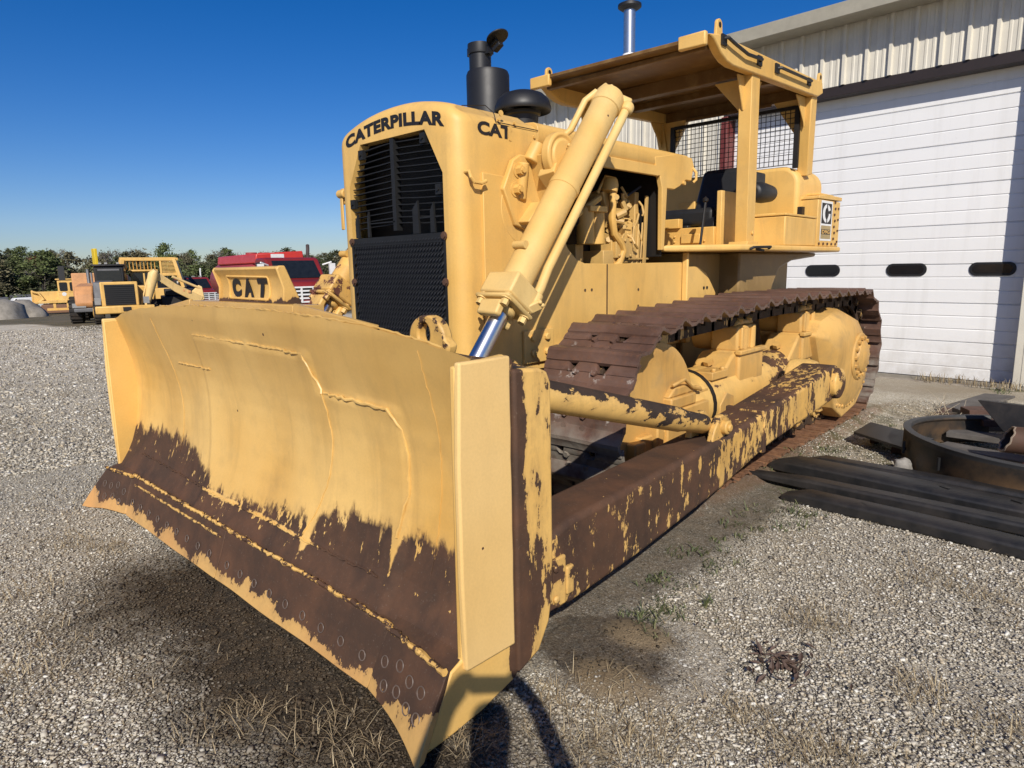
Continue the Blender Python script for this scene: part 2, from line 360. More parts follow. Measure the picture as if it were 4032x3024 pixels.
# cutting edges: two lengths and the end bits
def edge_pt(x,t,off=0.0):   # t=0 top, 1 bottom ; plane leaning forward
    y0,z0,y1,z1=.318,.272,.238,.026
    return Vector((x,y0+(y1-y0)*t-.040-off,z0+(z1-z0)*t-.006*off))
def edge_seg(xa,xb,xa1,xb1,name='cutting_edge'):
    mb=MB(); n=14; fr=[];bk=[]
    for i in range(n+1):
        for t,(a,b) in ((0,(xa,xb)),(.55,(xa*.5+xa1*.5,xb*.5+xb1*.5)),(1,(xa1,xb1))):
            x=a+(b-a)*i/n; p=edge_pt(x,t); 
            if t==1: p.z+=.010*mnoise.noise(Vector((x*2.5,1,0))); p.y-=.010
            fr.append(p); bk.append(p+Vector((0,.044,.006)))
    vs=fr+bk; o=len(fr); fs=[]
    for i in range(n):
        for k in range(2):
            q=(i*3+k,(i+1)*3+k,(i+1)*3+k+1,i*3+k+1); fs+=[q,tuple(o+j for j in q[::-1])]
        fs+=[(i*3,o+i*3,o+(i+1)*3,(i+1)*3),(i*3+2,(i+1)*3+2,o+(i+1)*3+2,o+i*3+2)]
    for e in (0,n):
        for k in range(2): fs.append((e*3+k,e*3+k+1,o+e*3+k+1,o+e*3+k))
    mb.add(vs,fs)
    return mb
nrm=Vector((0,-.246,.08)).normalized()
def plow_bolt(mb,p,d,r=.021):
    a=d.orthogonal().normalized(); b=d.cross(a); q=[p+d*.001+r*(math.cos(2*PI*k/18)*a+math.sin(2*PI*k/18)*b) for k in range(19)]
    mb.tube(q,.0026,5)
for xa,xb,xa1,xb1 in ((-1.488,.008,-1.45,.008),(.016,1.508,.016,1.462)):
    mb=edge_seg(xa,xb,xa1,xb1)
    e=part(mb,'cutting_edge','edge',BL,bevel=.004)
    bb=MB(); k=9
    for i in range(k):
        x=xa+.10+(xb-xa-.22)*i/(k-1); plow_bolt(bb,edge_pt(x,.60)+Vector((0,-.005,0)),nrm,.02)
    part(bb,'edge_bolt','ring',BL)
# strip and weld above the edge
mb=MB(); 
for xa,xb in ((-1.5,1.52),):
    P=[]
    n=150
    for i in range(n+1):
        x=xa+(xb-xa)*i/n; P.append((x,.287+random.uniform(-.004,.004),.283+random.uniform(-.004,.004)))
    mb.tube(P,[.010*random.uniform(.6,1.3) for _ in P],6)
for s in (-1,1): mb.tube([(s*(1.50+.41*k/24),.276-.052*k/24+random.uniform(-.004,.004),.276+random.uniform(-.004,.004)) for k in range(25)],[.012*random.uniform(.6,1.3) for _ in range(25)],6)
P=[]
for i in range(60): P.append((-1.42+1.4*i/59,.262-.0+random.uniform(-.003,.003),.236+random.uniform(-.003,.003)))
mb.tube(P,[.008*random.uniform(.5,1.3) for _ in P],6)
part(mb,'weld_bead',paint('weld_paint',chips=.46,amp=.7,streak=(20,20,20)),BL)
def end_bit(s):
    A=Vector((1.512*s,.275,.268)); B=Vector((1.466*s,.188,.028)); T=Vector((1.955*s,.045,.012)); E=Vector((1.915*s,.225,.262))
    th=Vector((-.012*s,.048,.006)); mb=MB(); n=8; fr=[]
    for i in range(n+1):
        u=i/n
        a=A.lerp(E,u); b=B.lerp(T,u); 
        for k in range(5):
            v=k/4; p=a.lerp(b,v); p.y+= .02*math.sin(PI*u)*v - .006*math.sin(PI*v)
            p.z+= (.010*mnoise.noise(Vector((u*3,v*2,s))) if k==4 else 0)
            if p.z<.008: p.z=.008
            fr.append(p)
    bk=[p+th for p in fr]; o=len(fr); fs=[]
    for i in range(n):
        for k in range(4):
            q=(i*5+k,(i+1)*5+k,(i+1)*5+k+1,i*5+k+1); fs+=[q,tuple(o+j for j in q[::-1])]
        fs+=[(i*5,o+i*5,o+(i+1)*5,(i+1)*5),(i*5+4,(i+1)*5+4,o+(i+1)*5+4,o+i*5+4)]
    for e in (0,n):
        for k in range(4): fs.append((e*5+k,e*5+k+1,o+e*5+k+1,o+e*5+k))
    mb.add(fr+bk,fs); part(mb,'end_bit','edge',BL,bevel=.004)
    nn=((E-A).cross(B-A)).normalized(); nn=-nn if nn.y>0 else nn
    bb=MB()
    for u,v in ((.13,.42),(.22,.72),(.36,.30),(.42,.62),(.56,.36),(.62,.66),(.76,.34),(.80,.62)):
        p=A.lerp(E,u).lerp(B.lerp(T,u),v); p.y+=.02*math.sin(PI*u)*v-.006*math.sin(PI*v); plow_bolt(bb,p+nn*.001,nn,.022)
    part(bb,'edge_bolt','ring',BL)
end_bit(1); end_bit(-1)
# spill guard on the top centre, carrying the maker's letters
mb=MB()
n=18; a=[];
for k in range(n+1):           # concave front face, forward lip at the top
    t=k/n; z=1.505+.195*t; y=.53+.018*math.sin(PI*min(1,t*1.15))-.026*max(0,(t-.70)/.3)**2
    a.append((y,z))
poly=a+[(.515,1.708),(.545,1.712),(.57,1.69),(.60,1.505)]
for x0,x1 in ((-.372,.372),): mb.prism(poly,'x',x0,x1)
for x0,x1 in ((-.385,-.372),(.372,.387)): mb.prism([(.525,1.503),(.532,1.6),(.502,1.695),(.515,1.712),(.55,1.712),(.64,1.50)],'x',x0,x1)
g=part(mb,'spill_guard',paint('spill_guard_paint',col=(.72,.46,.145),col2=(.62,.36,.09),dirt=.4,field=lambda t:t.math('MULTIPLY',t.math('SUBTRACT',1.535,t.sep()[2]),9.0),amp=.5,streak=(20,20,5)),BL,bevel=.010)
mb=MB(); mb.prism([(.44,1.46),(.452,1.522),(.62,1.515),(.62,1.46)],'x',-.62,.62)
mb.hexa([(.62,.44,1.46),(1.3,.43,1.44),(1.3,.455,1.44),(.62,.47,1.46),(.62,.452,1.53),(1.3,.435,1.458),(1.3,.46,1.458),(.62,.472,1.53)])
mb.hexa([(-1.0,.43,1.44),(-.62,.44,1.46),(-.62,.47,1.46),(-1.0,.455,1.44),(-1.0,.435,1.478),(-.62,.452,1.53),(-.62,.472,1.53),(-1.0,.46,1.478)])
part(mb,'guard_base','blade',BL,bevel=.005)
# raised plate with CAT and its rim
def gy(z):
    t=(z-1.505)/.195; return .53+.018*math.sin(PI*min(1,t*1.15))-.026*max(0,(t-.70)/.3)**2
mb=MB(); P=[(-.245,1.540),(.205,1.536),(.218,1.55),(.225,1.655),(-.25,1.662),(-.255,1.555),(-.245,1.540)]
Q=[]
for (xa,za),(xb,zb) in zip(P,P[1:]):
    for k in range(12): x=xa+(xb-xa)*k/12; z=za+(zb-za)*k/12; Q.append((x,gy(z)-.003,z))
mb.tube(Q+[Q[0]],.006,6); part(mb,'letter_frame','yel',BL)
def text_mesh(body,size,bold=.0,xs=1.0,spacing=1.0):
    c=bpy.data.curves.new('lettering','FONT'); c.body=body; c.size=size; c.offset=bold; c.space_character=spacing; c.align_x='LEFT'; c.resolution_u=4
    o=bpy.data.objects.new('tmp',c); COL.objects.link(o); bpy.context.view_layer.update()
    me=bpy.data.meshes.new_from_object(o.evaluated_get(bpy.context.evaluated_depsgraph_get())); bpy.data.objects.remove(o); bpy.data.curves.remove(c)
    co=[Vector((v.co.x*xs,v.co.y,0)) for v in me.vertices]; fs=[tuple(p.vertices) for p in me.polygons]; bpy.data.meshes.remove(me)
    x0=min(p.x for p in co); x1=max(p.x for p in co); y0=min(p.y for p in co); y1=max(p.y for p in co)
    return [Vector(((p.x-x0)/(x1-x0),(p.y-y0)/(y1-y0),0)) for p in co],fs
def letters(parent,mat,body,fn,bold=.03,size=1.0,spacing=1.0,name='lettering',thick=None):
    co,fs=text_mesh(body,size,bold,1.0,spacing)
    mb=MB(); 
    # subdivide long triangles by nothing: letters are small and nearly flat
    n=len(co); f=[fn(p.x,p.y,0.0) for p in co]; mb.add(f,fs)
    if thick:
        b=[fn(p.x,p.y,thick) for p in co]; mb.add(b,fs)
    return mb.build(name,M[mat],parent,smooth=0,recalc=False)
for i,ch in enumerate('CAT'):
    xc=-.165+.155*i
    letters(BL,'letter',ch,lambda u,v,w,xc=xc:(xc-.056+.112*u+.02*(v-.5)*(1 if ch=='T' else 0),gy(1.548+.100*v)-.0045,1.548+.100*v),bold=.075,name='cut_out_letter')
# lifting eye on the back of the blade
mb=MB(); n=40; ringo=[];ringi=[]
for k in range(n):
    a=2*PI*k/n; ringo.append((1.44+.125*math.cos(a)*(1.15 if math.sin(a)<0 else .9),1.40+.10*math.sin(a)*(1.3 if math.sin(a)<0 else .95)))
    ringi.append((1.425+.036*math.cos(a),1.415+.048*math.sin(a)))
vs=[(x,.585,z) for x,z in ringo]+[(x,.585,z) for x,z in ringi]+[(x,.635,z) for x,z in ringo]+[(x,.635,z) for x,z in ringi]
fs=[]
for k in range(n):
    j=(k+1)%n; fs+=[(k,j,n+j,n+k),(2*n+j,2*n+k,3*n+k,3*n+j),(j,k,2*n+k,2*n+j),(n+k,n+j,3*n+j,3*n+k)]
mb.add(vs,fs); part(mb,'lifting_eye','lug',BL,bevel=.01)
# ---------------------------------------------------------------- push arms and braces
def push_arm(s):
    g=bpy.data.objects.new('push_arm',None); COL.objects.link(g); g.parent=DZ; g.matrix_parent_inverse=wmat(DZ).inverted()
    prof=[(.86,.24,.56),(1.0,.205,.60),(1.6,.25,.625),(2.45,.355,.665),(3.1,.475,.725),(3.9,.545,.815),(4.35,.585,.872),(4.46,.62,.86)]
    mb=MB(); rings=[]
    for y,b,t in prof: 
        X0,X1=1.60*s,1.862*s; rings.append([(X0,y,b),(X1,y,b),(X1,y,t),(X0,y,t)])
    mb.loft(rings); 
    part(mb,'arm_beam','arm',g,bevel=.028,seg=4)
    mb=MB(); # seam straps
    mb.box(*sorted((1.598*s,1.870*s)),3.02,3.06,.45,.735); part(mb,'weld_bead','arm',g,bevel=.006)
    # ball-and-socket joint to the blade
    mb=MB(); mb.lathe([(.0,-.16),(.10,-.15),(.125,-.08),(.11,.0),(.075,.09),(.07,.2),(.0,.21)],(1.745*s,.90,.29),(0,-1,.04),18)
    mb.box(*sorted((1.66*s,1.875*s)),.80,.955,.235,.46); mb.box(*sorted((1.70*s,1.88*s)),.955,1.005,.27,.40)
    for z in (.28,.42): mb.bolt((1.875*s,.88,z),(s,0,0),.02,.014)
    part(mb,'ball_joint','lug',g,bevel=.018,seg=3)
    # rear trunnion cap
    mb=MB(); mb.lathe([(0,-.05),(.115,-.05),(.125,.0),(.12,.04),(.08,.055),(.0,.06)],(1.86*s,4.40,.725),(s,0,0),22); mb.lathe([(0,0),(.16,0),(.165,.14),(.15,.2),(.0,.2)],(1.50*s,4.43,.73),(s,0,0),20)
    part(mb,'trunnion_cap','lug',g,bevel=.008)
    # bracket that takes the brace
    mb=MB(); mb.prism([(2.34,.63),(2.62,.66),(2.60,.74),(2.53,.80),(2.45,.80),(2.38,.72)],'x',*sorted((1.80*s,1.84*s))); mb.prism([(2.34,.63),(2.62,.66),(2.60,.74),(2.53,.80),(2.45,.80),(2.38,.72)],'x',*sorted((1.66*s,1.70*s)))
    mb.cyl((1.635*s,2.49,.725),(1.875*s,2.49,.725),.042,n=16); mb.bolt((1.87*s,2.49,.725),(s,0,0),.026,.02)
    part(mb,'brace_bracket','lug',g,bevel=.008)
def brace(s):
    a=Vector((1.745*s,.74,1.20)); b=Vector((1.75*s,2.47,.728)); d=(b-a).normalized()
    mb=MB(); mb.lathe([(.0,0),(.070,.0),(.070,1.42),(.064,1.46),(.060,1.5),(.058,1.72),(.04,1.76),(.0,1.765)],a,d,20)
    return part(mb,'tilt_brace','brace',smooth=60)
for s in (1,-1): push_arm(s); brace(s)
# ---------------------------------------------------------------- radiator guard
HW=.625; YF=1.54; RC=.10
def crown(x): return 2.705-.105*min(1.15,abs(x)/.6)**2.2
def plan():   # path from back-left round the front to back-right, with inward normals
    P=[]
    for y in (2.24,2.0,1.8,YF+RC): P.append((-HW,y,1,0))
    for k in range(1,7):
        a=PI/2*k/6; P.append((-HW+RC-RC*math.cos(a),YF+RC-RC*math.sin(a),math.cos(a),math.sin(a)))
    m=22
    for k in range(1,m): x=-(HW-RC)+2*(HW-RC)*k/m; P.append((x,YF,0,1))
    for k in range(6,0,-1):
        a=PI/2*k/6; P.append((HW-RC+RC*math.cos(a),YF+RC-RC*math.sin(a),-math.cos(a),math.sin(a)))
    for y in (YF+RC,1.8,2.0,2.24): P.append((HW,y,-1,0))
    return P
PL=plan(); n=len(PL); RS=.085
GUARD=None
def guard():
    mb=MB(); rows=[]; zb=.96
    for z in (zb,1.4,1.8,2.2): rows.append([(x,y,z) for x,y,nx_,ny in PL])
    rows.append([(x,y,crown(x)-RS) for x,y,nx_,ny in PL])
    for k in range(1,6):
        a=PI/2*k/5; ins=RS*(1-math.cos(a))
        rows.append([(x+nx_*ins,y+ny*ins,crown(x)-RS+RS*math.sin(a)) for x,y,nx_,ny in PL])
    vs=[p for r in rows for p in r]; fs=[]
    ia=[i for i in range(n) if abs(PL[i][1]-YF)<1e-6]; fa,fb=ia[0],ia[-1]
    for k in range(len(rows)-1):
        for i in range(n-1):
            if k<4 and fa<=i<fb: continue      # flat front made separately, with the opening
            fs.append((k*n+i,k*n+i+1,(k+1)*n+i+1,(k+1)*n+i))
    # top: join mirrored points
    L=rows[-1]; half=n//2; base=len(vs); cols=12
    for i in range(half):
        a=Vector(L[i]); b=Vector(L[n-1-i])
        for c in range(cols+1):
            x=a.x+(b.x-a.x)*c/cols; vs.append((x,a.y,crown(x) if 0<c<cols else a.z))
    for i in range(half-1):
        for c in range(cols): q=base+i*(cols+1)+c; fs.append((q,q+1,q+cols+2,q+cols+1))
    mb.add(vs,fs)
    xe=HW-RC; top=[(PL[i][0],YF,crown(PL[i][0])-RS) for i in range(fa,fb+1)]
    H=[(-.335,2.505),(.335,2.505),(.487,2.24),(.487,zb),(-.487,zb),(-.487,2.24)]
    mb.add(top+[(.335,YF,2.505),(-.335,YF,2.505)],[tuple(range(len(top)+2))])
    mb.add([(-xe,YF,2.24),(-.487,YF,2.24),(-.335,YF,2.505),top[0]],[(0,1,2,3)]); mb.add([(xe,YF,2.24),(.487,YF,2.24),(.335,YF,2.505),top[-1]],[(3,2,1,0)])
    for s in (-1,1): mb.add([(s*xe,YF,zb),(s*.487,YF,zb),(s*.487,YF,2.24),(s*xe,YF,2.24)],[(0,1,2,3)])
    hv=[(x,YF,z) for x,z in H]+[(x*.985,YF+.07,z-.004) for x,z in H]
    mb.add(hv,[(i,(i+1)%6,6+(i+1)%6,6+i) for i in range(6) if i!=3])
    bm=bmesh.new()
    o=mb.build('radiator_guard',M['yel'],DZ,smooth=40,recalc=False)
    bm.from_mesh(o.data); bmesh.ops.remove_doubles(bm,verts=bm.verts[:],dist=.0008); bmesh.ops.recalc_face_normals(bm,faces=bm.faces[:]); bm.to_mesh(o.data); bm.free(); o.data.set_sharp_from_angle(angle=R(40))
    return o
GUARD=guard()
# dark core and louvres
mb=MB(); mb.box(-.56,.56,1.72,1.78,1.0,2.55); mb.box(-.6,.6,1.78,2.2,1.0,2.45); part(mb,'radiator_core','dark',GUARD)
mb=MB()
for k in range(15):
    z0=1.955+.0385*k
    hw=.475 if z0<2.24 else .475-(z0-2.24)/.265*.15
    segs=10; rs=[]
    for i in range(segs+1):
        x=-hw+2*hw*i/segs; lift=.022*(1-abs(x)/.5)+ .004*mnoise.noise(Vector((x*5,k*3.1,0)))
        rs.append([(x,YF+.055,z0+lift),(x,YF+.020,z0+lift-.002),(x,YF+.020,z0+lift+.004),(x,YF+.055,z0+lift+.007)])
    mb.loft(rs)
mb.box(-.018,.018,YF+.004,YF+.05,1.93,2.5)
part(mb,'louvre_grille','grille',GUARD,smooth=30)
mb=MB()
for x0,x1,z0,z1 in ((-.44,-.40,1.9,2.06),(-.30,-.275,1.9,2.07),(.19,.25,1.9,2.10),(.36,.40,1.9,2.08)): mb.prism([(x0,z0),(x1,z0),(x1-.01,z1),(x0,z1-.05)],'y',YF-.002,YF+.012)
mb.box(-.28,-.0,YF+.004,YF+.012,1.985,1.992); mb.box(.25,.45,YF+.004,YF+.012,1.99,1.997)
for x,z in ((-.34,2.44),(.31,2.46),(-.465,2.13),(.44,2.15)): mb.box(x-.025,x+.025,YF+.0,YF+.03,z-.03,z+.03); mb.bolt((x,YF+.0,z),(0,-1,0),.012,.01)
part(mb,'grille_bracket','grille',GUARD)
# perforated stone guard over the lower half
mb=MB(); z0,z1=.98,1.885; cw,chh=.0300,.0335; rows_=int((z1-z0)/chh); 
mb.box(-.496,.496,YF-.004,YF+.010,z1-.045,z1+.012); mb.box(-.496,-.478,YF-.005,YF+.009,z0,z1-.03); mb.box(.478,.496,YF-.005,YF+.009,z0,z1-.03)
mb.box(-.48,.48,YF+.014,YF+.018,z0,z1)
for j in range(rows_):
    for i in range(32):
        x=-.478+cw*(i+(.5 if j%2 else 0)); z=z0+chh*j
        if x+cw>.48: continue
        a=(x,YF+.010,z+chh*.98); b=(x+cw*.5,YF+.010,z+chh*1.25); c=(x+cw,YF+.010,z+chh*.98); d=(x+cw*.66,YF-.012,z+chh*.15); e=(x+cw*.34,YF-.012,z+chh*.15)
        mb.add([a,b,c,d,e],[(0,1,2,3,4)])
part(mb,'stone_guard','grille',GUARD,smooth=0,recalc=False)
mb=MB()
for s in (-1,1):
    for z in (1.875,1.60,1.2): mb.bolt((s*.487,YF-.005,z),(0,-1,0),.019,.014); mb.cyl((s*.487,YF-.004,z),(s*.487,YF-.010,z),.026,n=12)
part(mb,'guard_bolt',simple('rusty_bolts',(.12,.06,.035),.7,var=.5),GUARD)
# maker's name over the grille, following the arch
bl=lambda x: 2.555-.060*(abs(x-.0)/.5)**2
def cater(u,v,w):
    x=-.50+1.02*u; return (x,YF-.0025,bl(x)+.080*v+(.004*(u-.5)))
letters(GUARD,'letter','CATERPILLAR',cater,bold=.055,size=1.0,spacing=1.06,name='maker_lettering')
def catside(u,v,w):
    y=1.70+.29*u
    return (HW+.0025,y,2.457+.078*v)
co_,fs_=text_mesh('CAT',1.0,.045,1.0,1.0)
mb=MB(); mb.add([catside(p.x,p.y,0) for p in co_ if True],fs_); mb.f=[f for f in mb.f if not any(mb.v[i][1]>1.963 and mb.v[i][2]<2.5 and False for i in f)]
mb.build('side_lettering',M['letter'],GUARD,smooth=0,recalc=False)
mb=MB(); mb.prism([(1.955,2.53),(1.992,2.54),(1.995,2.515),(1.983,2.50),(1.988,2.45),(1.968,2.452)],'x',HW+.0032,HW+.0042); part(mb,'paint_patch','yel',GUARD,smooth=0)
# side details of the guard: tank panel seam, strap, hook
mb=MB(); mb.box(HW-.002,HW+.006,1.72,2.235,1.0,2.13); part(mb,'side_plate','yel',GUARD,bevel=.004)
mb=MB(); P=[]
for y in np.linspace(1.86,2.24,10): P.append((HW+.001,y,2.545-.0*(y-1.8)))
mb.tube(P,.003,5); mb.tube([(HW-.002,1.86,2.55),(HW-.02,1.86,2.60),(HW-.09,1.86,2.655),(HW-.3,1.86,2.69)],.003,5); part(mb,'panel_seam','letter',GUARD)
mb=MB()
for y,z in ((1.88,2.562),(2.02,2.560),(2.20,2.50),(2.20,2.42),(2.20,2.33)): mb.bolt((HW,y,z),(1,0,0),.010,.010)
mb.cyl((HW,1.90,2.60),(HW+.006,1.90,2.60),.018,n=12)
part(mb,'panel_bolt','yel',GUARD)
mb=MB(); mb.tube([(HW-.01,1.60,2.235),(HW+.028,1.60,2.235),(HW+.04,1.60,2.20),(HW+.045,1.62,2.175),(HW+.046,1.68,2.172),(HW+.05,1.715,2.188)],.011,8); part(mb,'hook','yel',GUARD)
# door latch arm on the far side
mb=MB(); mb.box(-.70,-.62,1.60,1.63,2.15,2.26); mb.cyl((-.70,1.59,2.22),(-.62,1.59,2.22),.03); mb.beam((-.665,1.585,2.2),(-.665,1.585,1.97),.035,.012,(0,1,0)); part(mb,'latch_arm','yel',GUARD,bevel=.006)
# ---------------------------------------------------------------- hood, bay frame, lower side panels
mb=MB(); sec=[]
for s in (0,):
    pts=[(-HW,2.487),(-HW,2.555)]
    for k in range(1,6): a=PI/2*k/5; pts.append((-HW+.06*(1-math.cos(a)),2.555+.05*math.sin(a)+.0))
    for x in np.linspace(-.5,.5,9): pts.append((x,2.595+ .075*(1-(x/.56)**2)))
    for k in range(5,0,-1): a=PI/2*k/5; pts.append((HW-.06*(1-math.cos(a)),2.555+.05*math.sin(a)))
    pts+=[(HW,2.555),(HW,2.487)]
inner=[(x*.96,z-.03) for x,z in pts[::-1]]; 
HOOD=MB(); HOOD.prism(pts+inner,'y',2.243,4.22); HO=part(HOOD,'hood','yel',smooth=40,bevel=.004)
mb=MB() # lower rail of the hood side and the shadow gap
for s in (-1,1):
    mb.box(*sorted((s*.60,s*.629)),2.86,3.72,2.385,2.468)
part(mb,'hood_rail','yel',HO,bevel=.006)
mb=MB(); mb.tube([(.55,2.20,2.40),(.60,2.30,2.42),(.66,2.40,2.44),(.70,2.48,2.46)],.032,10); mb.tube([(.56,2.2,2.34),(.62,2.32,2.37),(.67,2.42,2.42)],.024,8)
for y in (2.33,2.42): mb.cyl((.585+.4*(y-2.25),y,2.42),(.60+.4*(y-2.25),y+.04,2.43),.045,n=10)
part(mb,'hose','yel',HO)
# dash / cowl with its rear bracket
mb=MB()
for s in (-1,1):
    a,b=sorted((s*.585,s*.628))
    mb.prism([(3.70,2.39),(4.26,2.39),(4.30,2.52),(4.26,2.58),(4.0,2.585),(3.66,2.53)],'x',a,b); mb.prism([(3.74,2.40),(4.18,2.40),(4.06,2.33),(3.98,2.30),(3.86,2.30),(3.83,1.80),(3.79,1.80),(3.78,2.30)],'x',a,b)
part(mb,'cowl_side','yel',bevel=.006)
mb=MB(); mb.box(-.585,.585,3.83,3.86,1.75,2.55); part(mb,'firewall','dark')
mb=MB(); mb.cyl((HW,4.12,2.36),(HW+.02,4.12,2.36),.016); mb.tube([(HW-.0,4.28,2.50),(HW+.03,4.29,2.46),(HW+.03,4.29,2.40),(HW+.01,4.28,2.38)],.012); part(mb,'hood_latch','yel')
for s in (1,-1):
    mb=MB(); poly=[(1.72,1.0),(4.22,1.0),(4.22,1.70),(3.0,1.695),(2.72,1.70),(2.62,1.73),(2.53,1.80),(2.47,1.88),(2.44,2.0),(2.37,2.14),(2.24,2.22),(1.72,2.24)]
    mb.prism(poly,'x',*sorted((s*.615,s*.642))); p=part(mb,'side_panel','yel',bevel=.004)
    mb=MB(); mb.box(*sorted((s*.640,s*.648)),2.985,2.995,1.0,1.692)
    for y,z in ((2.72,1.51),(2.80,1.51),(3.42,1.49),(3.42,1.36),(4.17,1.66),(4.17,1.4)): mb.cyl((s*.64,y,z),(s*.6455,y,z),.011,n=10)
    part(mb,'panel_seam',simple('seam_brown',(.12,.07,.03),.6),p)  # dark brown seam line and fastener dots
    mb=MB(); mb.box(*sorted((s*.64,s*.665)),2.04,2.34,1.05,1.27)
    for y,z in ((2.12,1.12),(2.12,1.22),(2.26,1.12),(2.26,1.22)): mb.bolt((s*.665,y,z),(s,0,0),.026,.022)
    mb.box(*sorted((s*.64,s*.70)),2.36,2.5,1.08,1.12)
    part(mb,'frame_bracket','yel',p,bevel=.006)
    mb=MB(); mb.bolt((s*.645,3.0,1.30),(s,0,0),.02,.03); mb.bolt((s*.645,3.2,1.32),(s,0,0),.016,.03); part(mb,'panel_bolt','yel',p)
# main case seen below the platform
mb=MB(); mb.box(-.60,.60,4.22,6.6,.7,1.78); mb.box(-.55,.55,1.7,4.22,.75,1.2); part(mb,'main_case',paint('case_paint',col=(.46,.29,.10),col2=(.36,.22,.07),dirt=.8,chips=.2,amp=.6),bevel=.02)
mb=MB()
for s in (1,-1):
    mb.prism([(4.13,1.785),(4.13,1.66),(4.30,1.66),(4.45,1.60),(4.56,1.50),(4.64,1.42),(4.62,1.30),(4.24,1.28),(4.18,1.0),(4.10,1.0),(4.10,1.78)],'x',*sorted((s*.645,s*.70)))
    mb.box(*sorted((s*.60,s*.64)),5.05,5.09,1.2,1.78); mb.box(*sorted((s*.60,s*.64)),5.5,5.54,1.2,1.78)
part(mb,'platform_gusset','yel',bevel=.01)
mb=MB(); 
for y,z in ((4.40,1.47),(4.46,1.47)): mb.cyl((.70,y,z),(.706,y,z),.014,n=10)
for y,z in ((5.3,1.6),(4.9,1.3)): mb.bolt((.60,y,z),(1,0,0),.03,.02)
part(mb,'gusset_bolt','letter')
# ---------------------------------------------------------------- engine seen in the open bay
EN=bpy.data.objects.new('engine',None); COL.objects.link(EN); EN.parent=DZ; EN.matrix_parent_inverse=wmat(DZ).inverted()
M['eng']=paint('engine_paint',col=(.72,.47,.165),col2=(.56,.35,.11),dirt=.6,chips=.22,amp=.6,streak=(12,12,6),under=(.03,.022,.017))
mb=MB(); mb.box(-.34,.20,2.5,3.8,1.2,2.12); mb.box(-.30,.10,2.55,3.78,2.12,2.3); mb.box(-.58,-.5,2.3,3.8,1.2,2.36)
part(mb,'engine_block',simple('engine_block_dark',(.05,.036,.022),.7,var=.5),EN,bevel=.01)  # near-black brown block and far-side backing
mb=MB()   # injection pump housing, covers and brackets on the near side
mb.box(.22,.44,3.34,3.62,1.70,1.94); mb.box(.22,.40,3.30,3.56,1.98,2.14); mb.box(.22,.36,3.28,3.50,2.14,2.26)
mb.box(.20,.46,3.20,3.34,1.68,1.80); mb.box(.30,.47,3.36,3.60,1.74,1.90); mb.prism([(3.24,2.25),(3.42,2.30),(3.46,2.18),(3.30,2.10)],'x',.28,.42)
mb.box(.10,.30,2.62,2.9,1.7,1.86); mb.box(.22,.34,3.0,3.1,1.65,1.85)
mb.prism([(3.62,1.66),(3.75,1.66),(3.76,1.95),(3.70,2.05),(3.62,1.9)],'x',.26,.44); mb.box(.3,.42,3.70,3.76,1.7,2.28); mb.box(.24,.38,3.55,3.60,1.9,2.2)
for y in (3.40,3.48,3.56):
    for z in (1.76,1.88): mb.bolt((.47,y,z),(1,0,0),.014,.014)
for y,z in ((3.34,2.0),(3.42,2.04),(3.5,2.1),(3.36,2.1)): mb.bolt((.40,y,z),(1,0,0),.012,.014)
part(mb,'pump_housing','eng',EN,bevel=.008)
mb=MB()
for y in (3.02,3.155): mb.lathe([(0,0),(.066,0),(.069,.05),(.066,.26),(.058,.275),(0,.275)],(.42,y,1.845),(0,0,1),18)
mb.box(.33,.50,2.98,3.20,2.085,2.13)
part(mb,'fuel_filter','yel',EN,bevel=.006)
mb=MB(); mb.tube([(.47,3.30,2.30),(.47,3.31,2.22),(.47,3.30,2.05),(.47,3.33,1.93),(.47,3.42,1.86),(.47,3.46,1.80),(.46,3.42,1.70),(.44,3.36,1.66)],.030,10)
mb.lathe([(0,0),(.062,0),(.066,.06),(.052,.1),(0,.105)],(.45,3.29,2.25),(0,.2,1),14)
mb.tube([(.40,3.2,2.24),(.42,3.28,2.37),(.43,3.40,2.36)],.012,6)
mb.tube([(.42,2.75,1.98),(.42,3.2,2.2)],.026,8)
part(mb,'coolant_pipe','yel',EN)
mb=MB(); mb.tube([(.36,2.62,1.86),(.38,2.95,2.02),(.40,3.2,2.17)],.034,8); mb.tube([(.3,3.5,2.18),(.42,3.58,2.24),(.46,3.72,2.32)],.011,6); mb.tube([(.3,2.3,2.1),(.35,2.6,2.28),(.3,2.9,2.3)],.03,8)
part(mb,'hose','rubber',EN)
mb=MB(); random.seed(11)
for k in range(16):
    a=Vector((.30+random.uniform(0,.14),3.46+random.uniform(0,.27),1.9+random.uniform(0,.36))); b=a+Vector((random.uniform(-.04,.1),random.uniform(-.12,.14),random.uniform(-.2,.14))); c=(a+b)/2+Vector((.04,random.uniform(-.04,.04),random.uniform(-.05,.05)))
    mb.tube([a,(a+c)/2+Vector((.01,0,.01)),c,(b+c)/2,b],random.uniform(.005,.011),6)
for k in range(22):
    c=Vector((.36+random.uniform(-.04,.10),3.34+random.uniform(0,.40),1.86+random.uniform(0,.38))); d=Vector((random.uniform(-.3,1),random.uniform(-1,1),random.uniform(-1,1))); r=random.uniform(.014,.038)
    mb.cyl(c,c+d.normalized()*random.uniform(.03,.10),r,r*random.uniform(.6,1),random.choice((6,8,10)))
for y in (3.63,3.70,3.76): mb.beam((.44,y,1.66),(.45,y+.01,2.0+random.uniform(0,.2)),.012,.012)
mb.beam((.46,3.55,1.735),(.46,3.86,1.735),.012,.014); mb.beam((.47,3.77,1.66),(.47,3.80,2.25),.018,.03)
part(mb,'fuel_line','eng',EN,bevel=.003)
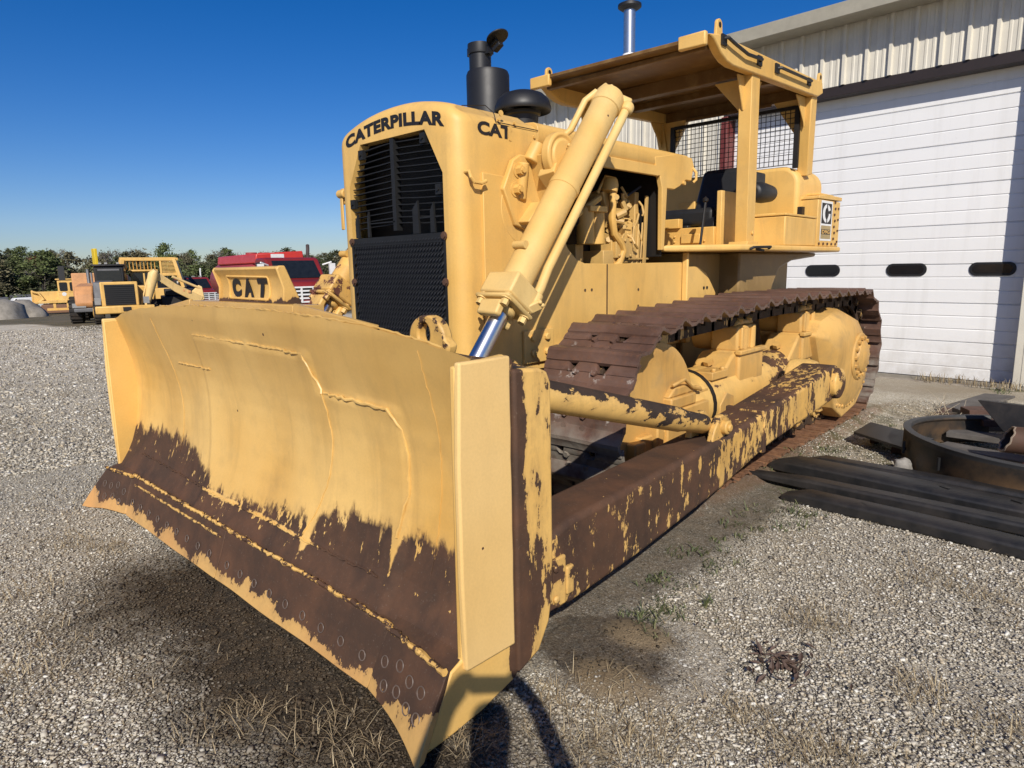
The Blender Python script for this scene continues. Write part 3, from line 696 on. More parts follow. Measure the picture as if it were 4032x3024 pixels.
# ---------------------------------------------------------------- exhaust and air cleaner
mb=MB(); mb.lathe([(0,0),(.166,0),(.168,.02),(.168,.555),(.158,.58),(.09,.59),(.088,.59)],(-.325,2.75,2.60),(0,0,1),36); ex=part(mb,'muffler','black',smooth=40)
mb=MB(); mb.lathe([(.0,0),(.086,0),(.086,.17),(.0,.17)],(-.405,2.75,3.17),(0,0,1),28); mb.lathe([(0,0),(.096,0),(.098,.015),(.096,.075),(.08,.08),(0,.08)],(-.405,2.75,3.325),(0,0,1),28); mb.box(-.52,-.48,2.72,2.77,3.33,3.39); mb.box(-.325,-.285,2.72,2.78,3.31,3.38)
part(mb,'exhaust_stack','black',ex,smooth=40)
mb=MB(); c=Vector((-.285,2.76,3.385)); d=Vector((.9,.0,.42)).normalized(); # flipped-up rain flap
ax=Vector((-.42,.0,.9)).normalized(); mb.cyl(c+ax*-.006+d*.07,c+ax*.006+d*.07,.088,n=28); mb.beam(c-d*.07,c+d*.06,.05,.03,(0,1,0)); mb.beam(c+Vector((.03,0,-.06)),c+d*.09+Vector((.02,0,-.06)),.03,.05,(0,1,0))
part(mb,'rain_flap','black',ex,bevel=.004)
mb=MB(); mb.lathe([(.11,0),(.112,.10),(.115,.13),(.13,.14),(.13,.16),(.10,.17),(0,.17)],(.12,2.66,2.64),(0,0,1),32); mb.lathe([(.0,.02),(.15,.03),(.203,.0),(.209,.010),(.207,.035),(.190,.082),(.150,.120),(.09,.140),(.0,.145)],(.12,2.66,2.80),(0,0,1),40)
part(mb,'air_intake_cap','black',smooth=40)
# ---------------------------------------------------------------- lift cylinders
def lift_cyl(s):
    far=s<0; mt='farcyl' if far else 'cyl'
    g=bpy.data.objects.new('lift_cylinder',None); COL.objects.link(g); g.parent=DZ; g.matrix_parent_inverse=wmat(DZ).inverted()
    X=.915*s; A=Vector((X,1.595,1.465)); B=Vector((X,2.625,2.755)); d=(B-A).normalized(); up=Vector((0,-d.z,d.y)); sd=Vector((s,0,0))
    L=(B-A).length
    mb=MB(); mb.lathe([(0,.02),(.096,.02),(.096,.10),(.093,.12),(.093,L*.52),(.098,L*.523),(.098,L*.545),(.093,L*.55),(.093,L-.10),(.100,L-.095),(.100,L-.01),(.086,L+.02),(.0,L+.025)],A,d,32)
    c=A+d*.36; 
    mb.cyl(c+up*.10-sd*.045,c+up*.10+sd*.045,.024,n=12)
    bar=part(mb,'barrel',mt,g,smooth=45)
    mb=MB(); mb.cyl(A-d*.90,A+d*.05,.050,n=24); part(mb,'rod','chrome',g)
    # head flange, clamp plates and bolts
    mb=MB(); mb.beam(A+d*.02,A+d*.16,.245,.235,up); mb.beam(A-d*.015,A+d*.012,.27,.25,up); mb.lathe([(0,-.06),(.075,-.055),(.085,-.015),(0,-.01)],A,d,20)
    mb.beam(A-d*.115+up*.075,A-d*.02+up*.085,.16,.05,up); mb.beam(A-d*.10-up*.085-sd*.04,A-d*.015-up*.08-sd*.04,.10,.06,up)
    part(mb,'head_flange',mt,g,bevel=.018)
    mb=MB()
    for i in (-1,1):
        for j in (-1,1):
            p=A+sd*.095*i+up*.09*j; mb.cyl(p-d*.055,p+d*.02,.024,n=6); mb.cyl(p-d*.02,p-d*.012,.034,n=12)
    part(mb,'flange_bolt',mt,g)
    # port block, oil pipes
    po=sd*.085-up*.095
    mb=MB(); q=[B+d*-.03+po*1.0+d*.02,B-d*.12+po*1.02,B-d*.5+po*1.03,A+d*.62+po*1.03,A+d*.34+po*1.03,A+d*.20+po*1.12,A+d*.10+po*1.1]
    mb.tube(q,.029,12); part(mb,'oil_pipe',mt,g,smooth=60)
    mb=MB(); mb.lathe([(.0,-.02),(.04,-.02),(.046,.02),(.04,.05),(0,.055)],B-d*.03+po*1.02,d,14); mb.beam(B+d*.0-sd*.05,B+d*.05+sd*.0,.10,.13,up); mb.beam(B+d*.03-sd*.02,B+d*.03+po*1.1,.05,.06,d)
    mb.beam(B+d*.045+up*.05,B+d*.05-up*.10,.04,.05,d); mb.cyl(A+d*.09+po*1.1,A+d*.16+po*1.12,.04,n=12); mb.beam(A+d*.05+po*.9,A+d*.12+po*1.3,.09,.06,up)
    for k in range(4): mb.bolt(A+d*(.10)+po*1.2+sd*(.02*(k%2))+up*.03*(k//2-.5),sd,.014,.04)
    part(mb,'port_block',mt,g,bevel=.012)
    mb=MB(); T=Vector((.735*s,2.30,2.375)); mb.tube([B-d*.02-sd*.05+up*.08,B-d*.10-sd*.10+up*.09,B-d*.32-sd*.13+up*.06,T+Vector((.03*s,.02,.12)),T+Vector((0,0,.03))],.022,10)
    part(mb,'oil_pipe',mt,g,smooth=60)
    # trunnion yoke and bracket on the guard side
    mb=MB(); mb.lathe([(0,0),(.085,0),(.09,.08),(.125,.12),(.145,.13),(.145,.185),(.125,.195),(.115,.186),(.10,.186),(.095,.198),(0,.198)],(.645*s,T.y-.06,T.z-.01),(s,0,0),24)
    mb.beam(T+Vector((.03*s,-.05,-.06)),T+Vector((.07*s,-.15,-.17)),.13,.12,sd); mb.tube([T+Vector((.06*s,.09,.0)),T+Vector((.10*s,.10,.02)),T+Vector((.12*s,.12,.05))],.03,8)
    for k in range(5): a=1.1*k; mb.bolt(T+Vector((.13*s,.085*math.cos(a),.085*math.sin(a)-.02)),sd,.014,.016)
    part(mb,'trunnion_yoke',mt,g,bevel=.010)
    mb=MB(); pl=[(1.865,2.155),(1.955,2.33),(2.02,2.37),(2.10,2.37),(2.17,2.18),(2.26,1.98),(2.12,1.90),(1.97,1.94)]
    mb.prism(pl,'x',*sorted((.632*s,.672*s)))
    mb.prism([(2.10,2.37),(2.13,2.36),(2.28,1.99),(2.24,1.98)],'x',*sorted((.66*s,.80*s))); mb.prism([(1.99,1.96),(2.02,1.94),(2.14,2.06),(2.12,2.09)],'x',*sorted((.66*s,.76*s)))
    mb.cyl((.66*s,2.03,2.10),(.69*s,2.03,2.32),.035,n=14); mb.cyl((.68*s,2.10,2.33),(.70*s,2.16,2.44),.05,n=12)
    mb.cyl((.628*s,2.10,2.05),(.644*s,2.10,2.05),.235,n=40)
    part(mb,'mounting_bracket','yel',g,bevel=.010)
    mb=MB()
    for y,z in ((1.995,2.27),(1.97,2.155)): mb.cyl((.668*s,y,z),(.678*s,y,z),.045,n=16); mb.cyl((.678*s,y,z),(.715*s,y,z),.030,n=6); mb.cyl((.715*s,y,z),(.728*s,y,z),.018,n=10)
    part(mb,'bracket_bolt','yel',g)
lift_cyl(1); lift_cyl(-1)
# ---------------------------------------------------------------- tracks
YI,ZI,RI=2.56,.685,.60; YR,ZR,RR_=6.47,.715,.635
def track_path():
    P=[]; N=[]
    for k in range(60):   # bottom run, rear to front
        y=YR+(YI-YR)*k/60; P.append((y,ZR-RR_+((ZI-RI)-(ZR-RR_))*k/60))
    for k in range(60): a=-PI/2-PI*k/60; P.append((YI+RI*math.cos(a),ZI+RI*math.sin(a)))
    for k in range(80):
        t=k/80; y=YI+(YR-YI)*t; z=ZI+RI+((ZR+RR_)-(ZI+RI))*t+ .045*math.sin(PI*min(1,t*1.05))*(1-.5*math.sin(2*PI*t)**2*.4)
        P.append((y,z))
    for k in range(60): a=PI/2-PI*k/60; P.append((YR+RR_*math.cos(a),ZR+RR_*math.sin(a)))
    return P
TP=np.array(track_path()+[track_path()[0]]); seg_=np.hypot(*np.diff(TP,axis=0).T); cum=np.concatenate([[0],np.cumsum(seg_)]); TL=cum[-1]
def tp(s_):
    s_%=TL; return np.array([np.interp(s_,cum,TP[:,0]),np.interp(s_,cum,TP[:,1])])
NS=44; PIT=TL/NS
W0,W1=.80,1.488
def shoe_mesh():
    mb=MB(); h=PIT/2
    top=[(-h-.030,.020),(-h-.004,.034),(-h+.018,.056),(-h+.040,.060),(-h+.068,.044),(-h+.105,.024),(-.02,.014),(0.05,.013),(h-.085,.018),(h-.055,.026),(h-.025,.022),(h+.004,.012)]
    th=.023; sec=top+[(t,nn-th) for t,nn in top[::-1]]
    m=26; rs=[]
    for i in range(m+1):
        x=W0+(W1-W0)*i/m; wv=.004*mnoise.noise(Vector((x*4,2.2,5)))
        notch= (abs(x-1.02)<.034 or abs(x-1.25)<.034)
        r=[]
        for k,(t,nn) in enumerate(sec):
            if notch and t>h-.09: t=h-.088+(t-h)*.02
            r.append((x-1.144,t+wv,nn+wv*.6))
        rs.append(r)
    mb.loft(rs)
    for x in (-.20,-.08,.06,.18):
        for t in (-.03,.045):
            if (x in(-.08,.06)): mb.cyl((x,t,.008),(x,t,.034),.021,n=6)
    me_o=mb.build('track_shoe',M['track'],None,bevel=0,smooth=30)
    me=me_o.data; bpy.data.objects.remove(me_o); return me
SHOE=shoe_mesh()
def track(s):
    g=bpy.data.objects.new('track',None); COL.objects.link(g); g.parent=DZ; g.matrix_parent_inverse=wmat(DZ).inverted()
    mb=MB()
    inv=wmat(g).inverted()
    for k in range(NS):
        s0=(k+.5)*PIT; a=tp(s0-PIT/2); b=tp(s0+PIT/2); c=(a+b)/2; d=b-a; ang=math.atan2(d[1],d[0])
        o=bpy.data.objects.new('track_shoe',SHOE); COL.objects.link(o); o.parent=g; o.matrix_parent_inverse=inv
        # local axes: x width, y travel, z outward
        tv=Vector((0,d[0],d[1])).normalized(); xv=Vector((-1,0,0)); nv=xv.cross(tv)
        # outward must point away from the middle of the oval
        cen=Vector((0,min(max(c[0],YI),YR),.69)); 
        if nv.dot(Vector((0,c[0],c[1]))-cen)<0: xv=-xv; nv=xv.cross(tv)
        j=random.uniform(-.006,.006)
        o.matrix_basis=Matrix(((xv.x,tv.x,nv.x,s*(W0+W1)/2),(xv.y,tv.y,nv.y,c[0]),(xv.z,tv.z,nv.z,c[1]+j*.5),(0,0,0,1)))
        for X0 in (1.02,1.25):
            for sh in (-.028,.028):
                p0=Vector(((X0+sh)*s,a[0],a[1])); p1=Vector(((X0+sh)*s,b[0],b[1])); off=nv*-.075
                mb.beam(p0+off-tv*.02,p1+off+tv*.02,.026,.115,nv)
        mb.cyl((.99*s,a[0]-nv.y*.085,a[1]-nv.z*.085),(1.285*s,a[0]-nv.y*.085,a[1]-nv.z*.085),.03,n=10)
        for X0 in (1.305,1.0-.03): p=Vector((X0*s,c[0],c[1]))-nv*.045; mb.beam(p-tv*.05,p+tv*.05,.04,.05,nv)
    part(mb,'track_chain','link',g,smooth=30)
track(1); track(-1)
XS=lambda s,v: s*v+(.075 if s<0 else 0)
def undercarriage(s):
    g=bpy.data.objects.new('track_frame',None); COL.objects.link(g); g.parent=DZ; g.matrix_parent_inverse=wmat(DZ).inverted()
    X=lambda a,b: sorted((a*s,b*s))
    mb=MB(); mb.lathe([(0,0),(.46,0),(.485,.03),(.485,.05),(.44,.06),(.40,.05),(.2,.055),(.0,.06)],(1.30*s,YI-.02,ZI+.02),(s,0,0),48); mb.lathe([(0,0),(.50,0),(.53,.05),(.53,.10),(.50,.14),(0,.14)],(1.07*s,YI,ZI),(s,0,0),48)
    part(mb,'idler','under',g,bevel=.0)
    mb=MB(); mb.box(*X(1.30,1.40),2.30,3.10,.36,.62); mb.box(*X(1.25,1.43),2.72,3.12,.60,.74); mb.box(*X(1.28,1.42),2.62,2.95,.74,.82); mb.prism([(2.62,.82),(2.95,.82),(2.93,.88),(2.70,.885)],'x',*X(1.30,1.40))
    mb.box(*X(1.31,1.44),2.42,2.50,.45,.72); mb.box(*X(1.31,1.42),2.58,2.66,.48,.70); mb.box(*X(1.0,1.42),2.20,2.32,.26,.60)
    for y in (2.68,2.86,3.02): mb.bolt((1.38*s,y,.82),(0,0,1),.024,.03)
    part(mb,'idler_yoke','under',g,bevel=.016)
    mb=MB(); mb.lathe([(0,0),(.20,0),(.24,.06),(.245,.10),(.245,1.05),(.24,1.08),(.235,2.4),(.0,2.4)],(1.16*s,2.92,.66),(0,1,0),28); mb.prism([(2.95,.36),(5.6,.36),(5.6,.62),(2.95,.62)],'x',*X(.95,1.36))
    part(mb,'recoil_housing','frame',g,smooth=40,bevel=.012)
    mb=MB(); 
    for y in (3.24,): mb.lathe([(.235,0),(.256,0),(.256,.035),(.235,.035)],(1.16*s,y,.66),(0,1,0),28)
    mb.box(*X(1.34,1.40),3.24,3.275,.44,.62); part(mb,'housing_strap','dark',g)
    for y0,zt in ((3.60,1.0),(4.92,1.03)):
        mb=MB(); mb.prism([(y0-.16,.80),(y0+.05,.98),(y0+.10,zt),(y0+.52,zt),(y0+.60,.86),(y0+.64,.50),(y0-.02,.48)],'x',*X(1.06,1.34)); mb.box(*X(1.10,1.37),y0+.12,y0+.56,zt-.24,zt+.01)
        mb.box(*X(1.10,1.33),y0+.16,y0+.50,zt,zt+.20); 
        mb.prism([(y0+.16,zt+.2),(y0+.50,zt+.2),(y0+.46,zt+.245),(y0+.2,zt+.245)],'x',*X(1.12,1.31))
        b=part(mb,'carrier_bracket','under',g,bevel=.02,seg=3); mb=MB(); mb.box(*X(1.325,1.352),y0+.19,y0+.23,zt+.02,zt+.19); mb.box(*X(1.325,1.352),y0+.40,y0+.44,zt+.02,zt+.19); mb.box(*X(1.335,1.39),y0+.10,y0+.58,zt-.015,zt+.02); part(mb,'clamp_rib','under',b,bevel=.008)
        mb=MB(); mb.lathe([(0,0),(.105,0),(.11,.02),(.11,.24),(.09,.26),(0,.26)],(.92*s,y0+.30,zt+.10),(s,0,0),24)
        for dy in (.10,.26): mb.cyl((1.27*s,y0+.16+dy,zt+.20),(1.30*s,y0+.15+dy,zt+.262),.03,n=12); mb.cyl((1.335*s,y0+.19+dy*.8,zt+.02),(1.34*s,y0+.19+dy*.8,zt+.18),.02,n=8)
        mb.bolt((1.2*s,y0-.05,.93),(0,-.6,1),.04,.03)
        part(mb,'carrier_roller','under',b)
    # track rollers under the frame
    mb=MB()
    for k in range(6):
        y=3.05+.52*k; mb.lathe([(0,0),(.11,0),(.12,.02),(.12,.05),(.10,.06),(.10,.26),(.12,.27),(.12,.31),(0,.31)],(1.02*s,y,.255),(s,0,0),20); mb.box(*X(1.33,1.38),y-.09,y+.09,.22,.40)
    part(mb,'track_roller','frame',g,bevel=.006)
    # final drive case
    out=[(5.16,1.02),(5.30,1.15),(5.75,1.24),(6.18,1.14),(6.46,.92),(6.55,.66),(6.52,.34),(6.30,.18),(5.85,.13),(5.60,.27),(5.46,.55),(5.28,.80)]
    cen=(6.08,.72)
    mb=MB(); rs=[]
    for Xx,k in ((.90,1.0),(1.30,1.0),(1.42,.97),(1.50,.86),(1.555,.62),(1.575,.34)): rs.append([(Xx*s,cen[0]+(y-cen[0])*k,cen[1]+(z-cen[1])*k) for y,z in out])
    mb.loft(rs); mb.prism([(5.50,.62),(6.56,.66),(6.54,.60),(5.52,.56)],'x',*X(1.40,1.47)); mb.prism([(5.5,.5),(6.52,.60),(6.50,.34),(6.28,.19),(5.85,.13),(5.6,.27)],'x',*X(1.30,1.50))
    part(mb,'final_drive_case','under',g,bevel=.02,seg=3,smooth=30)
    mb=MB(); mb.lathe([(.0,0),(.235,0),(.24,.030),(.225,.045),(.165,.050),(.155,.070),(.11,.092),(0,.10)],(1.545*s,6.03,.74),(s,0,0),32)
    for k in range(14): a=2*PI*k/14; mb.bolt((1.588*s,6.03+.19*math.cos(a),.74+.19*math.sin(a)),(s,0,0),.02,.028)
    part(mb,'hub_cover','under',g,smooth=30)
    mb=MB()
    for k in range(11):
        t=k/10; mb.bolt((1.50*s,5.66+.82*t,.29+.12*t-.10*math.sin(PI*t)),(s,0,-.1),.017,.016)
    for k in range(7): mb.bolt((1.50*s,5.55+.15*k,.52+.02*k),(s,0,0),.015,.014)
    for k in range(5): mb.bolt((1.435*s,5.36+.16*k,1.08+.03*k-.012*k*k),(s,0,.4),.015,.014)
    part(mb,'case_bolt','under',g)
    mb=MB(); mb.tube([(1.36*s,5.32,1.0),(1.44*s,5.42,.92),(1.50*s,5.7,.86),(1.52*s,6.0,.83)],.012,6); mb.beam((1.36*s,5.55,1.13),(1.47*s,5.85,1.0),.05,.03); mb.beam((1.49*s,5.48,.60),(1.51*s,6.45,.65),.02,.016)
    part(mb,'case_rib','under',g)
    mb=MB(); mb.box(*X(1.30,1.37),2.98,3.22,.74,.80); mb.box(*X(1.20,1.36),3.30,3.56,.84,.90); mb.prism([(3.34,.55),(3.56,.55),(3.56,.70),(3.44,.74),(3.34,.66)],'x',*X(1.34,1.41)); mb.box(*X(1.33,1.38),4.28,4.86,.42,.47); mb.box(*X(1.33,1.38),5.0,5.4,.42,.50)
    mb.tube([(1.40*s,2.66,.90),(1.42*s,2.78,.93),(1.41*s,2.9,.86),(1.40*s,3.05,.82)],.014,6)
    for y,z in ((3.02,.80),(3.14,.80),(3.36,.90),(3.50,.90)): mb.bolt((1.335*s,y,z),(0,0,1),.02,.022)
    for y,z in ((3.40,.60),(3.50,.60),(3.46,.70),(4.36,.445),(4.6,.445),(4.8,.445),(5.1,.46),(5.3,.46)): mb.bolt((1.385*s,y,z),(s,0,0),.016,.02)
    part(mb,'frame_guard','under',g,bevel=.008)
    mb=MB(); n=26
    for k in range(n):
        a=2*PI*k/n; mb.box
    for k in range(26):
        a=2*PI*k/26; c=Vector((1.145*s,YR+.55*math.cos(a),ZR+.55*math.sin(a))); mb.beam(c,c+Vector((0,.07*math.cos(a),.07*math.sin(a))),.16,.08,(1,0,0))
    mb.lathe([(0,0),(.55,0),(.55,.12),(0,.12)],(1.085*s,YR,ZR),(s,0,0),40)
    part(mb,'sprocket','link',g)
undercarriage(1); undercarriage(-1)
# ---------------------------------------------------------------- platform, boxes, seat
mb=MB()
for s in (1,-1): mb.prism([(x*s,y) for x,y in ((.60,3.84),(.66,3.90),(1.03,4.34),(1.05,4.40),(1.05,6.93),(.60,6.93))],'z',1.785,1.842)
mb.box(-.60,.60,3.88,6.9,1.79,1.83)
part(mb,'fender','yel',bevel=.022,seg=3)
mb=MB()
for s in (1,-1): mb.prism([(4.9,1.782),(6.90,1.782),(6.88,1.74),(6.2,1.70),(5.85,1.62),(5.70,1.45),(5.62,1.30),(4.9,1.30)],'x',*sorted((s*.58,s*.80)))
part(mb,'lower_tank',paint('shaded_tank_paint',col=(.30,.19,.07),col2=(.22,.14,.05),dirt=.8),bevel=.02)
mb=MB(); mb.tube([(1.062,4.52,1.80),(1.085,4.54,1.815),(1.085,4.9,1.822),(1.062,4.92,1.81)],.012); mb.tube([(1.06,4.66,1.80),(1.08,4.76,1.79)],.012); part(mb,'step_rod','dark')
mb=MB(); mb.box(.55,1.0,5.43,6.275,1.842,2.125); tb=part(mb,'toolbox','yel',bevel=.012)
mb=MB(); mb.box(.545,1.006,5.42,6.27,2.128,2.15); mb.bolt((.85,5.7,2.15),(0,0,1),.025,.02); mb.box(.62,.86,5.5,5.75,2.15,2.162); part(mb,'lid','yel',tb,bevel=.006)
# rear fuel tank with rounded top
mb=MB(); sec=[]
hw=.82
sec=[(-hw,1.84),(-hw,2.50)]
for k in range(1,8): a=PI/2*k/7; sec.append((-hw+.20*(1-math.cos(a)),2.50+.19*math.sin(a)))
for k in range(7,-1,-1): a=PI/2*k/7; sec.append((hw-.20*(1-math.cos(a)),2.50+.19*math.sin(a)))
sec.append((hw,1.84)); mb.prism(sec,'y',6.20,6.92); part(mb,'fuel_tank','yel',bevel=.045,seg=4,smooth=45)
mb=MB(); mb.box(.80,.86,6.22,6.34,2.12,2.26); part(mb,'tank_bracket','letter')
# end box with the makers decal
mb=MB(); mb.box(.70,1.0,6.30,6.985,1.842,2.335); 
cb=part(mb,'battery_box','yel',bevel=.010)
mb=MB(); mb.prism([(6.29,2.335),(7.0,2.345),(7.0,2.385),(6.9,2.385),(6.5,2.39),(6.29,2.365)],'x',.69,1.01); mb.box(.76,.95,6.45,6.9,2.385,2.41); part(mb,'lid','yel',cb,bevel=.006)
mb=MB()
for k in range(7): mb.bolt((1.0,6.80+.02*(k%2),1.93+.065*k),(1,0,0),.014,.012)
for k in range(5): mb.bolt((1.0,6.36+.13*k,1.872),(1,0,0),.014,.012)
for k in range(4): mb.bolt((1.0,6.92,1.9+.12*k),(1,0,0),.012,.012)
part(mb,'box_bolt',simple('dark_bolts',(.10,.045,.03),.6),cb)
def flat(name,mat,parent,poly,X):  # poly (y,z)
    mb=MB(); mb.add([(X,y,z) for y,z in poly],[tuple(range(len(poly)))]); return part(mb,name,mat,parent,smooth=0,recalc=False)
WH=simple('decal_white',(.80,.80,.78),.4,var=.08,bump=.0)
flat('decal',WH,cb,[(6.38,1.905),(6.735,1.905),(6.735,2.325),(6.38,2.325)],1.0015)
flat('decal_square','letter',cb,[(6.405,2.085),(6.71,2.085),(6.71,2.30),(6.405,2.30)],1.0025)
n=40; cy,cz=6.557,2.1925
el=[]
for k in range(n+1):
    a=.42+ (2*PI-.84)*k/n; el.append((cy+.125*math.cos(a),cz+.097*math.sin(a)))
mb=MB(); inn=[(cy+.055*math.cos(.42+(2*PI-.84)*k/n),cz+.062*math.sin(.42+(2*PI-.84)*k/n)) for k in range(n+1)]
mb.add([(1.0035,y,z) for y,z in el]+[(1.0035,y,z) for y,z in inn],[(k,k+1,n+2+k,n+1+k) for k in range(n)]); mb.add([(1.0036,y,z) for y,z in ((cy+.06,cz-.045),(cy+.115,cz-.045),(cy+.115,cz-.0),(cy+.06,cz-.0))],[(0,1,2,3)])
part(mb,'decal_letter',WH,cb,smooth=0,recalc=False)
flat('decal_slit','letter',cb,[(cy-.008,cz-.10),(cy+.022,cz-.10),(cy+.022,cz+.10),(cy-.008,cz+.10)],1.0042)
flat('decal_square',simple('decal_tan',(.42,.31,.14),.5,var=.2),cb,[(6.405,1.925),(6.71,1.925),(6.71,2.065),(6.405,2.065)],1.0025)
flat('decal_square','letter',cb,[(6.415,1.972),(6.70,1.972),(6.70,2.025),(6.415,2.025)],1.0032)
letters(cb,simple('decal_gold',(.5,.37,.16),.5) and 'yel','D9G',lambda u,v,w:(1.004,6.435+.245*u,1.978+.041*v),bold=.03,name='decal_lettering')
# seat
SE=bpy.data.objects.new('seat',None); COL.objects.link(SE); SE.parent=DZ; SE.matrix_parent_inverse=wmat(DZ).inverted()
mb=MB(); mb.box(-.12,.47,5.0,5.48,2.05,2.225); part(mb,'cushion','rubber',SE,bevel=.05,seg=4)
mb=MB(); mb.hexa([(-.02,5.46,2.16),(.50,5.46,2.16),(.50,5.60,2.16),(-.02,5.60,2.16),(.02,5.62,2.66),(.48,5.62,2.66),(.48,5.74,2.66),(.02,5.74,2.66)]); part(mb,'backrest','rubber',SE,bevel=.05,seg=4)
mb=MB(); mb.lathe([(0,0),(.07,.0),(.095,.05),(.10,.2),(.08,.42),(0,.44)],(.72,5.30,2.36),(0,1,.02),16); mb.box(.55,.72,5.35,5.6,2.38,2.56); part(mb,'armrest','rubber',SE,bevel=.02)
mb=MB(); mb.box(-.10,.55,4.86,5.5,1.84,2.03); mb.box(-.04,.20,4.82,4.9,2.03,2.12); mb.box(.22,.42,4.83,4.86,1.88,1.97); mb.box(.55,.60,4.9,5.6,1.84,2.36); mb.box(-.2,.0,5.5,5.9,1.84,2.34)
for x,z in ((.14,1.90),(.14,1.95),(.46,1.90)): mb.bolt((x,4.855,z),(0,-1,0),.012,.01)
part(mb,'seat_base','yel',SE,bevel=.01)
mb=MB(); mb.box(.1,.24,4.93,5.0,2.02,2.06); mb.hexa([(.33,4.95,2.03),(.50,4.95,2.03),(.50,5.02,2.03),(.33,5.02,2.03),(.38,5.0,2.09),(.50,4.97,2.14),(.50,5.02,2.14),(.38,5.05,2.09)]); part(mb,'belt','black',SE,bevel=.01)
mb=MB()
for x,y,h in ((-.25,4.55,.5),(-.33,4.6,.45),(.60,4.50,.40),(-.12,4.4,.38)): mb.tube([(x,y,1.83),(x+.01,y+.03,1.83+h*.6),(x,y+.08,1.83+h)],.012,8); mb.lathe([(0,0),(.025,.01),(.028,.03),(0,.055)],(x,y+.08,1.83+h),(0,0,1),10)
part(mb,'control_lever','dark')
# ---------------------------------------------------------------- canopy
CA=bpy.data.objects.new('canopy',None); COL.objects.link(CA); CA.parent=DZ; CA.matrix_parent_inverse=wmat(DZ).inverted()
mb=MB(); mb.hexa([(-.79,3.86,3.405),(.86,3.86,3.385),(.86,6.36,3.45),(-.79,6.36,3.45),(-.79,3.86,3.435),(.86,3.86,3.415),(.86,6.36,3.485),(-.79,6.36,3.485)]); part(mb,'roof','roof_shaded',CA,bevel=.004)
for s in (1,-1):
    mb=MB(); mb.prism([(3.90,3.425),(3.98,3.40),(4.10,3.325),(4.20,3.285),(4.32,3.270),(6.26,3.345),(6.40,3.40),(6.37,3.505),(4.06,3.455)],'x',*sorted((XS(s,.865),XS(s,.945)))); part(mb,'side_beam','yel',CA,bevel=.012)
    mb=MB(); mb.box(*sorted((XS(s,.70),XS(s,.935))),3.845,3.895,3.335,3.44); part(mb,'corner_plate','yel',CA,bevel=.012)
    for y,z in ((4.10,3.45),(6.36,3.47)):
        mb=MB(); n=16; o_=[(y+.045*math.cos(PI*k/n),z+.085+.045*math.sin(PI*k/n)) for k in range(n+1)]+[(y-.06,z-.06),(y+.06,z-.06)]
        i_=[(y+.02*math.cos(2*PI*k/n),z+.085+.022*math.sin(2*PI*k/n)) for k in range(n)]
        mb.prism(o_,'x',*sorted((XS(s,.90),XS(s,.925)))); 
        e=part(mb,'lifting_eye','yel',CA,bevel=.004); mb=MB(); mb.prism(i_,'x',*sorted((XS(s,.898),XS(s,.9275)))); part(mb,'eye_hole','dark',CA)
    mb=MB(); mb.tube([(XS(s,.95),4.12,3.43),(XS(s,.985),4.13,3.435),(XS(s,.985),4.25,3.415),(XS(s,.985),4.5,3.385),(XS(s,.985),4.78,3.40),(XS(s,.95),4.80,3.40)],.014,8); mb.tube([(XS(s,.95),5.18,3.41),(XS(s,.985),5.2,3.415),(XS(s,.985),5.95,3.435),(XS(s,.95),5.97,3.44)],.014,8)
    mb.box(*sorted((XS(s,.946),XS(s,.962))),4.08,4.16,3.38,3.46); mb.box(*sorted((XS(s,.946),XS(s,.962))),4.76,4.84,3.36,3.44); mb.box(*sorted((XS(s,.946),XS(s,.962))),5.14,5.22,3.37,3.45); mb.box(*sorted((XS(s,.946),XS(s,.962))),5.93,6.01,3.40,3.47)
    part(mb,'grab_rail','black',CA)
    mb=MB(); mb.beam((s*.865,4.835,1.842),(s*.865,4.815,3.30),.115,.165,(0,1,0)); mb.prism([(4.70,1.842),(4.96,1.842),(4.94,1.875),(4.72,1.875)],'x',*sorted((s*.77,s*.95))); mb.prism([(4.73,3.0),(4.90,3.05),(5.10,3.30),(4.60,3.28)],'x',*sorted((s*.84,s*.855)))
    mb.bolt((s*.925,4.86,1.95),(s,0,0),.018,.012)
    mb.hexa([(s*.80,4.78,3.0),(s*.81,4.78,3.0),(s*.81,4.84,3.0),(s*.80,4.84,3.0),(s*.55,4.78,3.28),(s*.81,4.78,3.28),(s*.81,4.84,3.28),(s*.55,4.84,3.28)])
    part(mb,'post','yel',CA,bevel=.010)
    mb=MB(); mb.beam((s*.80,6.40,2.60),(s*.865,6.24,3.36),.11,.15,(0,1,0)); mb.prism([(6.20,3.05),(6.18,3.1),(5.95,3.34),(6.24,3.36)],'x',*sorted((s*.83,s*.85)))
    mb.hexa([(s*.76,6.27,2.95),(s*.81,6.27,2.95),(s*.81,6.33,2.95),(s*.76,6.33,2.95),(s*.50,6.2,3.36),(s*.82,6.2,3.36),(s*.82,6.28,3.36),(s*.50,6.28,3.36)])
    part(mb,'post','yel',CA,bevel=.010)
mb=MB()
for y,h in ((4.80,.12),(5.5,.07),(6.25,.11)): z=3.40+(y-3.86)*.026; mb.box(-.78,.86,y-.05,y+.05,z-h-.01,z-.012)
mb.box(-.78,.86,4.0,4.06,3.35,3.39); mb.box(-.5,.5,6.16,6.19,3.31,3.345)
part(mb,'roof_beam','roof_shaded',CA,bevel=.006)
mb=MB(); x0,x1,z0,z1=-.66,.745,2.70,3.25
for k in range(int((x1-x0)/.052)+1): x=x0+.052*k; mb.tube([(x,6.215+.004*math.sin(x*9),z0),(x+.003,6.215,(z0+z1)/2),(x,6.213,z1)],.0042,4)
for k in range(int((z1-z0)/.052)+1): z=z0+.052*k; mb.tube([(x0,6.208,z),(0,6.206,z+.004),(x1,6.208,z)],.0042,4)
